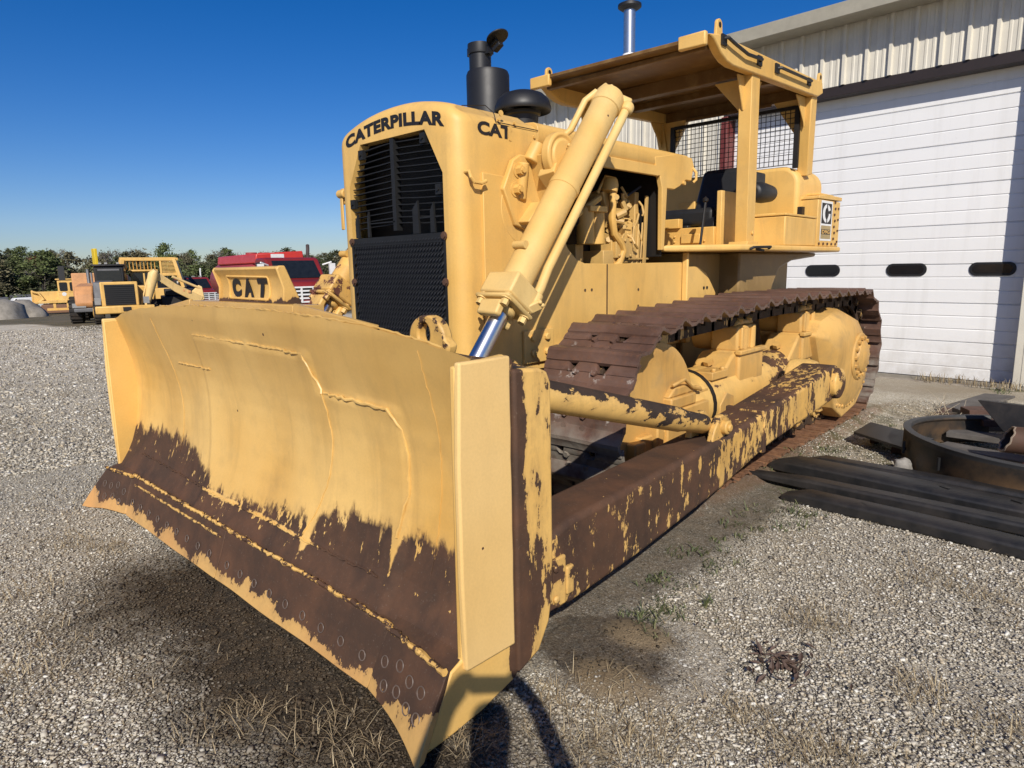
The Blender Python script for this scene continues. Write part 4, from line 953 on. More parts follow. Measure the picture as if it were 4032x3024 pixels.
mb.box(x0-.05,x0,6.19,6.23,z0-.04,z1+.03); mb.box(x1,x1+.05,6.19,6.23,z0-.04,z1+.03); mb.box(x0,x1,6.19,6.23,z1,z1+.035)
part(mb,'rear_screen',simple('screen_wire',(.012,.010,.010),.6),CA,smooth=0)
# ================================================================== GROUND
def hump(x,y,cx,cy,rx,ry,h): return h*math.exp(-((x-cx)/rx)**2-((y-cy)/ry)**2)
def ground_z(x,y):
    t=max(0.0,-x-4.0); z=-.031*t*t/(t+6.0)
    if abs(x)<9 and abs(y)<14:
        z+=.012*mnoise.noise(Vector((x*.8,y*.8,0)))+.006*mnoise.noise(Vector((x*3,y*3,4)))
        z+=hump(x,y,2.05,1.27,.16,.12,.05)+hump(x,y,2.16,.90,.20,.14,.045)
        z+=.060*math.exp(-((x-1.46)/.11)**4)*(1 if 2.9<y<7.2 else 0)
        # settle to zero where the machine and the wall stand
    return z
def axis(lo,hi,f0,f1,step,g=1.16):
    a=list(np.arange(f0,f1,step)); s=step; p=f1
    while p<hi: a.append(p); s*=g; p+=s
    a.append(hi); s=step; p=f0-step; b=[]
    while p>lo: b.append(p); s*=g; p-=s
    b.append(lo); return np.array(b[::-1]+a)
gx=axis(-900,600,-3.5,5.5,.075); gy_=axis(-500,900,-2.5,6.5,.075)
vs=[(x,y,ground_z(x,y)-.004) for y in gy_ for x in gx]; nxg=len(gx)
fs=[(j*nxg+i,j*nxg+i+1,(j+1)*nxg+i+1,(j+1)*nxg+i) for j in range(len(gy_)-1) for i in range(nxg-1)]
def ground_mat():
    t=NT('gravel_ground'); P=t.n('ShaderNodeNewGeometry').outputs['Position']; t.pos=P; x,y,z=t.sep(P)
    wob=t.noise(1.6,4,.6); wob2=t.noise(.35,4,.6); fine=t.noise(60,4,.7)
    flat_=t.n('ShaderNodeCombineXYZ'); t.l(x,flat_.inputs[0]); t.l(y,flat_.inputs[1]); F=flat_.outputs[0]
    wv=t.n('ShaderNodeVectorMath',operation='ADD'); t.l(F,wv.inputs[0])
    nv=t.n('ShaderNodeVectorMath',operation='SCALE'); t.l(t.noise(22,3,.6,v=F,out=1),nv.inputs[0]); nv.inputs['Scale'].default_value=.022; t.l(nv.outputs[0],wv.inputs[1])
    a=t.vor(95,v=wv.outputs[0]); b=t.vor(160,v=wv.outputs[0]); ed=t.vor(95,v=wv.outputs[0],feature='DISTANCE_TO_EDGE'); ed2=t.vor(160,v=wv.outputs[0],feature='DISTANCE_TO_EDGE')
    ca=t.sep(a.outputs['Color']); cb_=t.sep(b.outputs['Color'])
    st=[(0,(.14,.125,.10)),(.14,(.28,.25,.20)),(.38,(.48,.43,.335)),(.62,(.62,.57,.46)),(.8,(.50,.41,.275)),(.92,(.76,.72,.61)),(1,(.86,.83,.74))]
    g1=t.ramp(ca[0],st); g2=t.ramp(cb_[1],st)
    pick=t.math('GREATER_THAN',t.math('ADD',ca[2],t.math('MULTIPLY',wob,.3)),.66)
    g=t.mix(pick,g1,g2)
    gap=t.mixf(pick,t.mr(ed.outputs['Distance'],.0,.16),t.mr(ed2.outputs['Distance'],.0,.16))
    g=t.mix(t.math('MULTIPLY',t.math('SUBTRACT',1.0,gap),.6),g,(.15,.12,.085))
    # far away the stones merge into an even pale grey
    d=t.math('SQRT',t.math('ADD',t.math('POWER',t.math('SUBTRACT',x,3.5),2.0),t.math('POWER',t.math('ADD',y,1.1),2.0)))
    farc=t.mix(t.mr(t.noise(1.0,7,.78,v=t.mapv(P,(1.2,2.2,1),rot=(0,0,.5))),.40,.64),(.72,.65,.52),(.585,.515,.395)); farc=t.mix(t.math('MULTIPLY',t.mr(t.noise(13,7,.85),.44,.60),.5),farc,(.33,.285,.215))
    farc=t.mix(t.math('MULTIPLY',t.mr(t.noise(2.2,7,.75,v=t.mapv(P,(1,2.6,1),rot=(0,0,.35))),.54,.68),.7),farc,(.25,.195,.13))
    g=t.mix(t.math('MULTIPLY',t.mr(d,6,20),.8),g,farc)
    soilc=t.mix(t.mr(t.noise(9,6,.7),.38,.62),(.085,.056,.032),(.030,.021,.014)); soilc=t.mix(t.mr(fine,.58,.72),soilc,(.26,.22,.16))
    # natural brown wear and thin dead grass in drifts
    dry=t.mr(t.math('ADD',t.noise(.8,6,.68,v=t.mapv(P,(1,1.6,1),rot=(0,0,.6))),t.math('MULTIPLY',fine,.12)),.56,.68)
    g=t.mix(t.math('MULTIPLY',dry,.62),g,t.mix(fine,(.18,.135,.08),(.42,.34,.22)))
    bn1=t.math('SUBTRACT',t.noise(2.2,5,.65),.5); bn2=t.math('MULTIPLY',t.math('SUBTRACT',t.noise(14,4,.7),.5),.5)
    def blob(cx,cy,rx,ry,rot=0.0,soft=.5,n=.9):
        mp=t.mapv(F,(1,1,1),loc=(-cx,-cy,0)); rt=t.n('ShaderNodeMapping'); t.l(mp,rt.inputs[0]); rt.inputs[2].default_value=(0,0,-rot); rt.inputs[3].default_value=(1/rx,1/ry,1)
        ln=t.n('ShaderNodeVectorMath',operation='LENGTH'); t.l(rt.outputs[0],ln.inputs[0])
        e=t.math('ADD',ln.outputs['Value'],t.math('MULTIPLY',bn1,n)); e=t.math('ADD',e,bn2)
        return t.mr(e,1.0+soft*.3,1.0-soft*.5)
    oil=blob(1.05,.12,1.6,.56,-.05,.9); shade_soil2=blob(.05,.15,.80,.64,.2,1.1)  # zone before the blade: dark soil with a soft shadow painted in
    m=t.math('MAXIMUM',oil,shade_soil2)
    shade_soilc=t.mix(1.0,g,t.mix(t.mr(t.noise(11,4,.7),.4,.6),(.045,.034,.022),(.14,.107,.073)),'MULTIPLY')
    g=t.mix(t.math('MULTIPLY',m,.95),g,shade_soilc)
    s1=blob(1.62,2.5,.30,2.3,-.03); s2=blob(0,4.2,1.62,3.6); s3=blob(1.98,1.10,.36,.34)
    g=t.mix(t.math('MULTIPLY',t.math('MAXIMUM',t.math('MULTIPLY',s1,.8),t.math('MAXIMUM',s2,s3)),.85),g,soilc); g=t.mix(t.math('MULTIPLY',blob(1.6,9.0,1.7,.75,0,.8),.6),g,t.mix(fine,(.12,.095,.06),(.34,.28,.2)))
    g=t.mix(t.math('MULTIPLY',blob(1.52,5.2,.10,2.4,0,.4,.25),.55),g,t.mix(fine,(.24,.135,.075),(.15,.08,.045)))
    tan=t.math('MAXIMUM',blob(2.05,1.27,.17,.12,0,.5,.4),blob(2.16,.90,.20,.13,.3,.5,.5)); g=t.mix(t.math('MULTIPLY',tan,.75),g,(.27,.20,.115))
    gr=t.math('MAXIMUM',t.math('MULTIPLY',blob(1.9,5.6,.7,2.3,.0,.8),t.mr(t.noise(5,5,.7),.45,.6)),blob(2.35,9.45,.35,.18)); g=t.mix(t.math('MULTIPLY',gr,.7),g,t.mix(fine,(.035,.05,.014),(.13,.12,.05)))
    # rough grass beyond the lot
    ratio=t.math('DIVIDE',y,t.math('MAXIMUM',t.math('MULTIPLY',x,-1.0),.1))
    lim=t.math('ADD',t.mr(ratio,.17,.235,46,27),t.math('MULTIPLY',t.math('SUBTRACT',t.noise(.12,4,.6),.5),16))
    fg=t.mr(t.math('SUBTRACT',t.math('MULTIPLY',x,-1.0),lim),-1.5,2.5)
    lim2=t.mr(t.math('SUBTRACT',t.math('MULTIPLY',x,-1.0),t.math('ADD',lim,13)),-3,4)
    fgc=t.mix(t.mr(t.noise(.5,5,.65),.4,.62),(.115,.085,.045),(.06,.055,.02)); fgc=t.mix(t.mr(t.noise(6,5,.7),.5,.7),fgc,(.16,.125,.07))
    g=t.mix(t.math('MULTIPLY',fg,.92),g,fgc)
    hh=t.math('ADD',t.math('MULTIPLY',gap,1.0),t.math('MULTIPLY',fine,.5)); hh=t.math('ADD',hh,t.math('MULTIPLY',ca[1],.8))
    return t.fin(g,t.mixf(m,.88,.75),0.0,t.bump(t.math('MULTIPLY',hh,t.mr(d,3,10,1.0,.10)),.55,.014),.25)
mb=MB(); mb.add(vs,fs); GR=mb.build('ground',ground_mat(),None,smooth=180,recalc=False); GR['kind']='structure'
# loose stones
def stones():
    base=[]
    bv=np.array([(-1,-1,-1),(1,-1,-1),(1,1,-1),(-1,1,-1),(-1,-1,1),(1,-1,1),(1,1,1),(-1,1,1)],float)*.66; bf=np.array([(0,2,1),(0,3,2),(4,5,6),(4,6,7),(0,1,5),(0,5,4),(1,2,6),(1,6,5),(2,3,7),(2,7,6),(3,0,4),(3,4,7)])
    shapes=[bv+rng.uniform(-.42,.42,bv.shape) for _ in range(24)]
    N=200000; out=[]; c0=np.array((3.55,-1.14)); tries=0
    pts=np.zeros((0,2))
    while len(pts)<N:
        m=300000; x=rng.uniform(-10,5.0,m); y=rng.uniform(-1.1,8.0,m)
        d=np.hypot(x-c0[0],y-c0[1]); az=np.degrees(np.arctan2(-(x-c0[0]),y-c0[1]))
        keep=(az>-4)&(az<92)&(rng.uniform(0,1,m)<np.minimum(1,(2.4/np.maximum(d,.5))**1.6)*.6)
        keep&=~((np.abs(x)<1.5)&(y>.3)); keep&=~((x<1.86)&(x>-2)&(y>.3)&(y<4.6))
        oil=(((x-.95)/1.5)**2+((y-.2)/.5)**2<1)|(((x)/.75)**2+((y-.25)/.6)**2<1); keep&=~(oil&(rng.uniform(0,1,m)<.45))
        oil=(((x-2.08)/.42)**2+((y-1.15)/.40)**2<1)|(((x-1.66)/.28)**2+((y-2.4)/1.9)**2<1); keep&=~(oil&(rng.uniform(0,1,m)<.9))
        pat=np.sin(x*2.1+1.3*np.sin(y*1.7))+np.sin(y*2.9+x*.7); keep&=~((pat>1.0)&(rng.uniform(0,1,m)<.5))
        pts=np.vstack([pts,np.c_[x,y][keep]])
    pts=pts[:N]; sz=rng.lognormal(math.log(.0041),.36,N).clip(.0025,.013)
    N2=60000; dd=7+33*rng.uniform(0,1,N2)**1.7; aa=np.radians(rng.uniform(58,93,N2)); far=np.c_[c0[0]-np.sin(aa)*dd,c0[1]+np.cos(aa)*dd]; ok=~((np.abs(far[:,0])<2.1)&(far[:,1]>-.2)); far=far[ok]
    sf=(rng.lognormal(math.log(.0085),.4,len(far))*(dd[ok]/9)**.45).clip(.004,.035); pts=np.vstack([pts,far]); sz=np.concatenate([sz,sf]); N=len(pts)
    V=np.zeros((N,len(bv),3),np.float32)
    q=np.array(shapes)[np.arange(N)%24]*sz[:,None,None]*np.array((1.25,1.0,.68))*rng.uniform(.75,1.25,(N,1,3))
    a=rng.uniform(0,6.283,(N,1)); til=rng.uniform(-.5,.5,(N,1)); s,c=np.sin(a),np.cos(a)
    q=np.stack([q[...,0],q[...,1]*np.cos(til)-q[...,2]*np.sin(til),q[...,1]*np.sin(til)+q[...,2]*np.cos(til)],-1)
    gz=np.array([ground_z(float(px),float(py)) for px,py in pts])
    V[...,0]=q[...,0]*c-q[...,1]*s+pts[:,:1]; V[...,1]=q[...,0]*s+q[...,1]*c+pts[:,1:2]; V[...,2]=q[...,2]+(gz+sz*.30)[:,None]
    V=V.reshape(-1,3); Fi=(bf[None]+ (np.arange(N)*len(bv))[:,None,None]).reshape(-1)
    me=bpy.data.meshes.new('gravel_stones'); me.vertices.add(len(V)); me.vertices.foreach_set('co',V.ravel()); me.loops.add(len(Fi)); me.loops.foreach_set('vertex_index',Fi.astype(np.int32))
    nf=len(Fi)//3; me.polygons.add(nf); me.polygons.foreach_set('loop_start',np.arange(0,nf*3,3,dtype=np.int32)); me.update(calc_edges=True)
    t=NT('stone'); rnd=t.n('ShaderNodeNewGeometry').outputs['Random Per Island']
    c=t.ramp(rnd,[(0,(.13,.12,.10)),(.13,(.27,.24,.195)),(.36,(.48,.43,.34)),(.62,(.62,.57,.465)),(.76,(.48,.395,.27)),(.90,(.70,.665,.575)),(1,(.82,.79,.70))])
    c=t.mix(t.math('MULTIPLY',t.noise(140,3,.6),.5),c,t.mix(.5,c,(.12,.10,.08)))
    x,y,z=t.sep(t.n('ShaderNodeNewGeometry').outputs['Position']); bn=t.math('MULTIPLY',t.math('SUBTRACT',t.noise(3,4,.65),.5),1.3)
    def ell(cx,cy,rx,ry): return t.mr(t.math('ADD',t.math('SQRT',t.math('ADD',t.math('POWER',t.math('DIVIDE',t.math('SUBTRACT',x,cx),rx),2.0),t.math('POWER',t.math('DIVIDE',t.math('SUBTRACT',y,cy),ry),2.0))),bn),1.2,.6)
    st_=t.math('MAXIMUM',t.math('MAXIMUM',ell(1.05,.12,1.65,.58),ell(.05,.15,.82,.66)),t.math('MAXIMUM',ell(1.64,2.5,.34,2.2),ell(1.98,1.1,.38,.36)))  # stones take the same painted shade before the blade, soil by the arm
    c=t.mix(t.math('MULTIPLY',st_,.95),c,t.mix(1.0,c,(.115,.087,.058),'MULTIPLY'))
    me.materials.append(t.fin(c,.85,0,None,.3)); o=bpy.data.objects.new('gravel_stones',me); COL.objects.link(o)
    tag(o,'loose pale and grey gravel stones scattered over the whole yard in front','gravel',kind='stuff')
stones()
def blades(mb,c,n,h,r,lean=.6,w=.0022):
    for k in range(n):
        a=random.uniform(0,2*PI); rr=r*math.sqrt(random.random()); p=Vector((c[0]+rr*math.cos(a),c[1]+rr*math.sin(a),0)); p.z=ground_z(p.x,p.y)
        hh=h*random.uniform(.45,1.15); l=lean*random.uniform(.3,1.4)*hh; b=random.uniform(0,2*PI); d=Vector((math.cos(b),math.sin(b),0)); s=Vector((-d.y,d.x,0))*w*random.uniform(.7,1.5)
        m=p+d*l*.45+Vector((0,0,hh*.65)); e=p+d*l+Vector((0,0,hh*random.uniform(.55,1.0)))
        mb.add([p-s,p+s,m+s*.8,m-s*.8,e],[(0,1,2,3),(3,2,4)])
random.seed(5)
DRY=[(2.15,.8),(2.31,.7),(2.24,.53),(2.41,.75),(2.54,.74),(2.36,.51),(2.86,1.08),(2.95,1.04),(2.85,.93),(3.02,1.11),(3.39,1.6),(2.85,2.8),(3.0,2.79),(3.14,2.71),(2.62,1.91),(2.54,1.95),(2.57,1.03),(1.73,-.02),(1.53,-.04),(1.27,-.17),(1.22,-.29),(-1.21,-.17),(-.94,-.08),(-1.44,-.23),(-.65,-.53),(.16,-.62),(.36,-.79),(-.14,-.63),(2.69,1.07),(3.2,1.52),(3.1,1.65),(1.94,.27),(2.0,.67)]
mb=MB()
for c in DRY: blades(mb,c,random.randint(50,120),random.uniform(.03,.070),random.uniform(.08,.19),1.9,.0013)
for k in range(260):
    c=(random.uniform(-2.5,4.4),random.uniform(-1,4.5)); 
    if not (abs(c[0])<1.95 and c[1]>0): blades(mb,c,random.randint(3,12),.035,.12,2.2,.0013)
for k in range(70): c=(random.uniform(-9,-2),random.uniform(-.8,1.6)); blades(mb,c,24,.035,.4,2.0,.002)
for k in range(12): c=(1.45+.1*k,9.42+random.uniform(-.1,.08)); blades(mb,c,22,.16,.1,.5,.003)
t=NT('dry_grass'); rnd=t.n('ShaderNodeNewGeometry').outputs['Random Per Island']
o=mb.build('dry_grass',t.fin(t.ramp(rnd,[(0,(.15,.105,.055)),(.5,(.29,.22,.125)),(1,(.48,.39,.24))]),.8),None,smooth=0,recalc=False); tag(o,'thin straw coloured dead grass in tufts growing through the gravel','dry grass',kind='stuff')
mb=MB()
GRN=[(2.05,1.43),(1.95,3.11),(1.9,2.9),(1.95,2.53),(1.98,2.17),(1.75,4.3),(1.94,6.18),(2.03,6.5),(2.38,9.21),(1.96,1.87),(1.95,1.76),(1.9,4.7),(1.62,4.1),(1.98,3.3),(1.95,1.54),(1.95,5.5),(2.0,5.9),(1.6,4.5),(1.7,5.0)]
for c in GRN:
    for q in range(5):
        cc=(c[0]+random.gauss(0,.10),c[1]+random.gauss(0,.12)); blades(mb,cc,random.randint(8,26),random.uniform(.02,.05),random.uniform(.04,.10),1.4,random.uniform(.002,.004))
t=NT('green_weeds'); rnd=t.n('ShaderNodeNewGeometry').outputs['Random Per Island']
o=mb.build('green_weeds',t.fin(t.ramp(rnd,[(0,(.04,.052,.018)),(.6,(.085,.105,.036)),(1,(.17,.165,.07))]),.6),None,smooth=0,recalc=False); tag(o,'low green weeds along the edge of the push arm and track','weeds',kind='stuff')
mb=MB()
for k in range(70):
    a=random.uniform(0,2*PI); r=abs(random.gauss(0,.10)); c=Vector((2.64+r*math.cos(a)*1.2,1.47+r*math.sin(a),.012+random.uniform(0,.02))); d=Vector((random.uniform(-1,1),random.uniform(-1,1),random.uniform(-.1,.5))).normalized(); s=d.cross(Vector((random.uniform(-.3,.3),0,1))).normalized(); L=random.uniform(.02,.042); w=L*.28
    mb.add([c-d*L,c+s*w+Vector((0,0,.004)),c+d*L,c-s*w+Vector((0,0,.004)),c+Vector((0,0,-.003))],[(0,1,4),(1,2,4),(2,3,4),(3,0,4)])
o=mb.build('leaf_litter',simple('dead_leaf',(.12,.075,.055),.7,var=.5,scale=40),None,smooth=0,recalc=False); tag(o,'small heap of curled brown dead leaves on the gravel','dead leaves',kind='stuff')
# ================================================================== WORKSHOP BUILDING
BO=Vector((.86,9.81,0)); BA=R(-2.383)
BU=thing('metal_building','cream corrugated metal workshop with a white overhead door, behind the bulldozer','building',BO,BA)
# local: x along the wall (u), -y toward the camera; door plane y=0, wall face y=-.24
WY=-.24; UL,UR=-7.25,14.0; ZE=5.02
M['clad']=simple('cream_cladding',(.66,.62,.52),.42,var=.08,scale=2,bump=.03,dirt=.12)
def clad(u0,u1,z0,z1,name='wall_cladding'):
    mb=MB(); prof=[]; u=u0
    while u<u1-.02:
        for du,dd in ((.0,0),(.008,.042),(.046,.042),(.060,0),(.125,0),(.135,.008),(.16,.008),(.17,0),(.215,0),(.225,.008),(.25,.008),(.26,0)):
            if u+du<=u1: prof.append((u+du,WY-dd))
        u+=.305
    prof.append((u1,WY)); n=len(prof); vs=[(a,b,z) for z in (z0,z1) for a,b in prof]
    mb.add(vs,[(i,i+1,n+i+1,n+i) for i in range(n-1)]); mb.add([(u0,WY+.03,z0),(u1,WY+.03,z0),(u1,WY+.03,z1),(u0,WY+.03,z1)],[(0,1,2,3)])
    return mb.build(name,M['clad'],BU,smooth=20,local=True,recalc=False)
DL,DR=-2.52,1.62
clad(UL,DL-.08,0.05,ZE); clad(DL-.08,DR+.08,4.20,ZE); clad(DR+.08,UR,.05,ZE)
def bp(mb,name,mat,par=None,**k): return mb.build(name,M[mat] if isinstance(mat,str) else mat,par or BU,local=True,**k)
mb=MB(); mb.box(UL,UL+.05,WY,13,0,ZE); mb.box(UL,UR,12.9,13,0,ZE); mb.box(UR-.05,UR,WY,13,0,ZE); bp(mb,'side_wall','clad')
mb=MB(); 
mb.hexa([(UL-.15,WY-.33,ZE+.10),(UR+.15,WY-.33,ZE+.10),(UR+.15,6.4,ZE+2.2),(UL-.15,6.4,ZE+2.2),(UL-.15,WY-.33,ZE+.16),(UR+.15,WY-.33,ZE+.16),(UR+.15,6.4,ZE+2.26),(UL-.15,6.4,ZE+2.26)])
mb.hexa([(UL-.15,6.4,ZE+2.2),(UR+.15,6.4,ZE+2.2),(UR+.15,13.2,ZE+.1),(UL-.15,13.2,ZE+.1),(UL-.15,6.4,ZE+2.26),(UR+.15,6.4,ZE+2.26),(UR+.15,13.2,ZE+.16),(UL-.15,13.2,ZE+.16)])
rf=bp(mb,'roof',simple('roof_metal',(.42,.41,.36),.45,var=.15))
mb=MB(); mb.prism([(WY-.03,ZE-.02),(WY-.44,ZE-.02),(WY-.46,ZE+.16),(WY-.43,ZE+.16),(WY-.42,ZE+.02),(WY-.03,ZE+.02)],'x',UL-.15,UR+.15); bp(mb,'gutter',simple('gutter_metal',(.40,.37,.29),.5,var=.15),rf,bevel=.006)
# flue through the roof
FX,FY=-5.42,1.0; zb=ZE+.15+(FY+.57)*.301
mb=MB(); mb.cyl((FX,FY,zb-.1),(FX,FY,zb+1.10),.118,n=32); fl=bp(mb,'flue_pipe',simple('galvanised',(.60,.62,.64),.3,.9,var=.25,scale=10,bump=.08),rf)
mb=MB(); mb.lathe([(.05,0),(.16,.0),(.235,.05),(.235,.10),(.10,.16),(0,.17)],(FX,FY,zb+1.10),(0,0,1),32); bp(mb,'rain_cap','black',fl)
mb=MB(); mb.lathe([(.24,-.02),(.22,.10),(.15,.18),(.13,.27),(0,.27)],(FX,FY,zb),(0,0,1),24); mb.box(FX-.3,FX+.3,FY-.25,FY+.25,zb-.10,zb+.03); bp(mb,'flashing_boot',simple('white_boot',(.8,.8,.8),.5),fl)
# overhead door
mb=MB(); z=.0; prof=[]; 
k=0
while z<4.5:
    pan=(k%3==0)
    prof+= [(z,.0),(z+.006,.016 if pan else .009),(z+.016,.016 if pan else .009),(z+.022,0)]; z+=.178; k+=1
n=len(prof); mb.add([(u,y,zz) for u in (DL,DR) for zz,y in prof],[(i,n+i,n+i+1,i+1) for i in range(n-1)])
def doormat():
    t=NT('white_door_steel'); x,y,z=t.sep(); sec=t.n('ShaderNodeTexWhiteNoise',noise_dimensions='1D'); t.l(t.math('FLOOR',t.math('DIVIDE',z,.534)),sec.inputs['W'])
    c=t.mix(t.math('MULTIPLY',sec.outputs['Value'],.5),(.815,.81,.795),(.76,.755,.74)); st=t.noise(1.0,5,.65,v=t.mapv(t.pos,(7,7,.5)))
    c=t.mix(t.math('MULTIPLY',t.mr(st,.5,.75),.22),c,(.50,.48,.44)); low=t.math('MULTIPLY',t.mr(z,.75,.0),t.mr(t.noise(4,6,.7),.35,.7)); c=t.mix(t.math('MULTIPLY',low,.55),c,(.34,.29,.22))
    c=t.mix(t.math('MULTIPLY',t.mr(t.noise(9,5,.75),.66,.74),.35),c,(.40,.38,.35)); return t.fin(c,.4,0,t.bump(t.noise(1.4,2,.5),.25,.02),.4)
DOOR=bp(mb,'overhead_door',doormat(),smooth=20,recalc=False)
def rounded(u0,u1,z0,z1,r,n=8):
    P=[]
    for cx,cz,a0 in ((u1-r,z1-r,0),(u0+r,z1-r,90),(u0+r,z0+r,180),(u1-r,z0+r,270)): P+=[(cx+r*math.cos(R(a0+90*i/n)),cz+r*math.sin(R(a0+90*i/n))) for i in range(n+1)]
    return P
for u in (-2.13,-.96,.21,1.235):
    mb=MB(); o_=rounded(u-.26,u+.26,1.455,1.635,.085); mb.prism(o_,'y',-.014,.004); f=bp(mb,'window','black',DOOR,bevel=.004)
    mb=MB(); mb.prism(rounded(u-.225,u+.225,1.485,1.605,.058),'y',-.0165,-.008); bp(mb,'pane',simple('dark_glass',(.010,.011,.014),.12,var=.2,bump=.0),f)
mb=MB(); mb.box(DL,DR,-.02,.03,.0,.03); bp(mb,'bottom_seal','black',DOOR)
mb=MB(); TR_=simple('header_shade',(.030,.020,.017),.5,var=.3)  # lintel in near-black, carrying the shade band above the door
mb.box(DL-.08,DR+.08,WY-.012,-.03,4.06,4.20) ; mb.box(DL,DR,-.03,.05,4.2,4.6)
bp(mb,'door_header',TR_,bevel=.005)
mb=MB(); mb.box(DR,DR+.10,WY-.036,.02,0,4.2); bp(mb,'door_jamb','clad',bevel=.006)
mb=MB(); mb.box(DL-.12,DL,WY-.038,.02,0,4.06); bp(mb,'door_jamb',simple('red_brown_trim',(.16,.03,.025),.5,var=.3),bevel=.006)
mb=MB(); mb.box(UL,UR,WY-.008,WY+.03,-.1,.05); bp(mb,'base_trim',simple('base_angle',(.30,.27,.22),.7))
mb=MB(); mb.box(DL-.2,DR+.05,-.40,.1,-.10,.012); sl=bp(mb,'door_slab',simple('concrete_slab',(.33,.29,.23),.85,var=.35,scale=5,dirt=.5),bevel=.01)
# ================================================================== SCRAP BESIDE THE MACHINE
M['bar']=simple('dark_bar_steel',(.012,.012,.0125),.5,var=.45,scale=7,bump=.25,col2=(.024,.023,.023),dirt=.08)
M['rust']=simple('rusty_steel',(.10,.045,.025),.75,var=.6,scale=8,bump=.4,dirt=.4)
def bar(a,b,w,h,z0,taper,slots,label):
    a=Vector((*a,0)); b=Vector((*b,0)); d=(b-a).normalized(); s=Vector((-d.y,d.x,0)); L=(b-a).length
    o=thing('steel_bar',label,'steel bar',(a.x,a.y,0),group='long dark steel bars on the gravel')
    mb=MB(); rs=[]
    for k in range(19):
        t=k/18; c=a+d*L*t; e=min(1,t/taper) if taper else 1; hh=h*(.45+.55*e); z=z0+.006*math.sin(t*7+w*30)
        ww=w*(.80+.20*e); off=(w-ww)*.3
        rs.append([(c+s*off)+Vector((0,0,z)),(c+s*(off+ww))+Vector((0,0,z)),(c+s*(off+ww))+Vector((0,0,z+hh*.92)),(c+s*(off+ww*.62))+Vector((0,0,z+hh)),(c+s*(off+ww*.12))+Vector((0,0,z+hh*.97)),(c+s*off)+Vector((0,0,z+hh*.78))])
    mb.loft(rs); mb.build('bar_body',M['bar'],o,bevel=.008,smooth=40)
    mb=MB()
    for t in slots: c=a+d*L*t+s*w*.5; mb.beam(c-d*.03+s*.014+Vector((0,0,z0+h*.90)),c+d*.03-s*.014+Vector((0,0,z0+h*.90)),.016,h*.24)
    if slots: mb.build('slot',M['black'],o,smooth=0)
bar((1.82,3.47),(4.55,3.24),.17,.085,.0,.045,(.20,.46,.7),'nearest dark steel bar, lying on gravel with a rounded left tip and slots')
bar((1.40,3.76),(4.6,3.60),.13,.075,.03,.16,(),'narrow dark steel bar with its thin left tip under the push arm')
bar((1.50,4.01),(4.6,3.86),.24,.10,.03,.05,(.15,.27,.39,.52,.65),'widest dark steel bar with a row of short slots, between two others')
bar((1.62,4.40),(4.6,4.26),.15,.10,.0,.05,(),'rearmost dark steel bar, touching the curved steel band')
# curved steel band
o=thing('steel_ring','large curved dark steel band standing on edge, partly rusted inside','steel ring',(3.02,5.35,0))
mb=MB(); n=54; vs=[]
c=(3.10,5.36); rs=[]
for k in range(n+1):
    a=R(118+ 205*k/n); r=.915+.02*math.sin(3*a); ca,sa=math.cos(a),math.sin(a)
    zt=.275+.015*math.sin(a*2); q=lambda rr,z: (c[0]+rr*ca,c[1]+rr*sa,z)
    rs.append([q(r,.0),q(r+.015,.02),q(r+.012,zt-.03),q(r+.022,zt),q(r-.035,zt+.005),q(r-.045,zt-.03),q(r-.022,zt-.05),q(r-.02,.01)])
mb.loft(rs); 
def ringmat():
    t=NT('band_steel'); x,y,z=t.sep(); a=t.noise(4,6,.7); c_=t.mix(t.mr(a,.4,.62),(.016,.015,.014),(.060,.040,.024)); c_=t.mix(t.math('MULTIPLY',t.mr(z,.22,.08),t.mr(t.noise(3,4,.6),.46,.66)),c_,(.15,.085,.04)); c_=t.mix(t.mr(z,.242,.252),c_,(.030,.030,.031))
    return t.fin(c_,.55,0,t.bump(a,.3,.01))
mb.build('band',ringmat(),o,bevel=.004,smooth=50)
mb=MB()
for d_ in (206,236,262,286):
    a=R(d_); p=Vector((c[0]+.935*math.cos(a),c[1]+.935*math.sin(a),.15)); mb.beam(p+Vector((0,0,-.05)),p+Vector((0,0,.05)),.016,.02,(math.cos(a),math.sin(a),0))
mb.build('slot',M['black'],o,smooth=0)
random.seed(9)
M['wood']=simple('weathered_board',(.085,.075,.066),.8,var=.55,scale=5,bump=.4,col2=(.15,.135,.12))
M['wood2']=simple('brown_board',(.115,.060,.042),.8,var=.5,scale=5,bump=.3)
def plank(a,b,w,h,mat,label,tilt=0.0):
    a=Vector(a); b=Vector(b); mb=MB(); mb.beam(a,b,w,h,(math.sin(tilt),0,math.cos(tilt))); o=mb.build('scrap_plank',M[mat],None,bevel=.006,smooth=30); tag(o,label,'plank','old boards in the scrap heap'); return o
plank((2.42,5.55,.06),(4.2,5.15,.06),.22,.05,'wood','grey board lying lowest inside the curved steel band')
plank((2.40,5.95,.10),(4.2,5.9,.12),.20,.05,'wood','grey weathered board crossing the back of the curved band')
plank((2.35,6.30,.10),(4.0,6.9,.16),.24,.05,'wood','wide grey board sloping up behind the curved band')
plank((2.42,6.55,.20),(4.0,7.55,.26),.20,.06,'wood2','brown board lying uppermost across the scrap heap')
plank((2.30,7.0,.10),(4.0,8.3,.14),.26,.05,'wood','long dark board running back toward the wall')
plank((2.62,6.1,.20),(3.6,6.6,.24),.10,.06,'wood2','short brown board beside the black steel plate')
plank((2.9,7.5,.20),(4.2,8.2,.24),.16,.05,'wood2','reddish brown board farthest back on the heap')
o=thing('roof_sheet','bent grey sheet lying on gravel near the white door','metal sheet',(2.25,8.0,0))
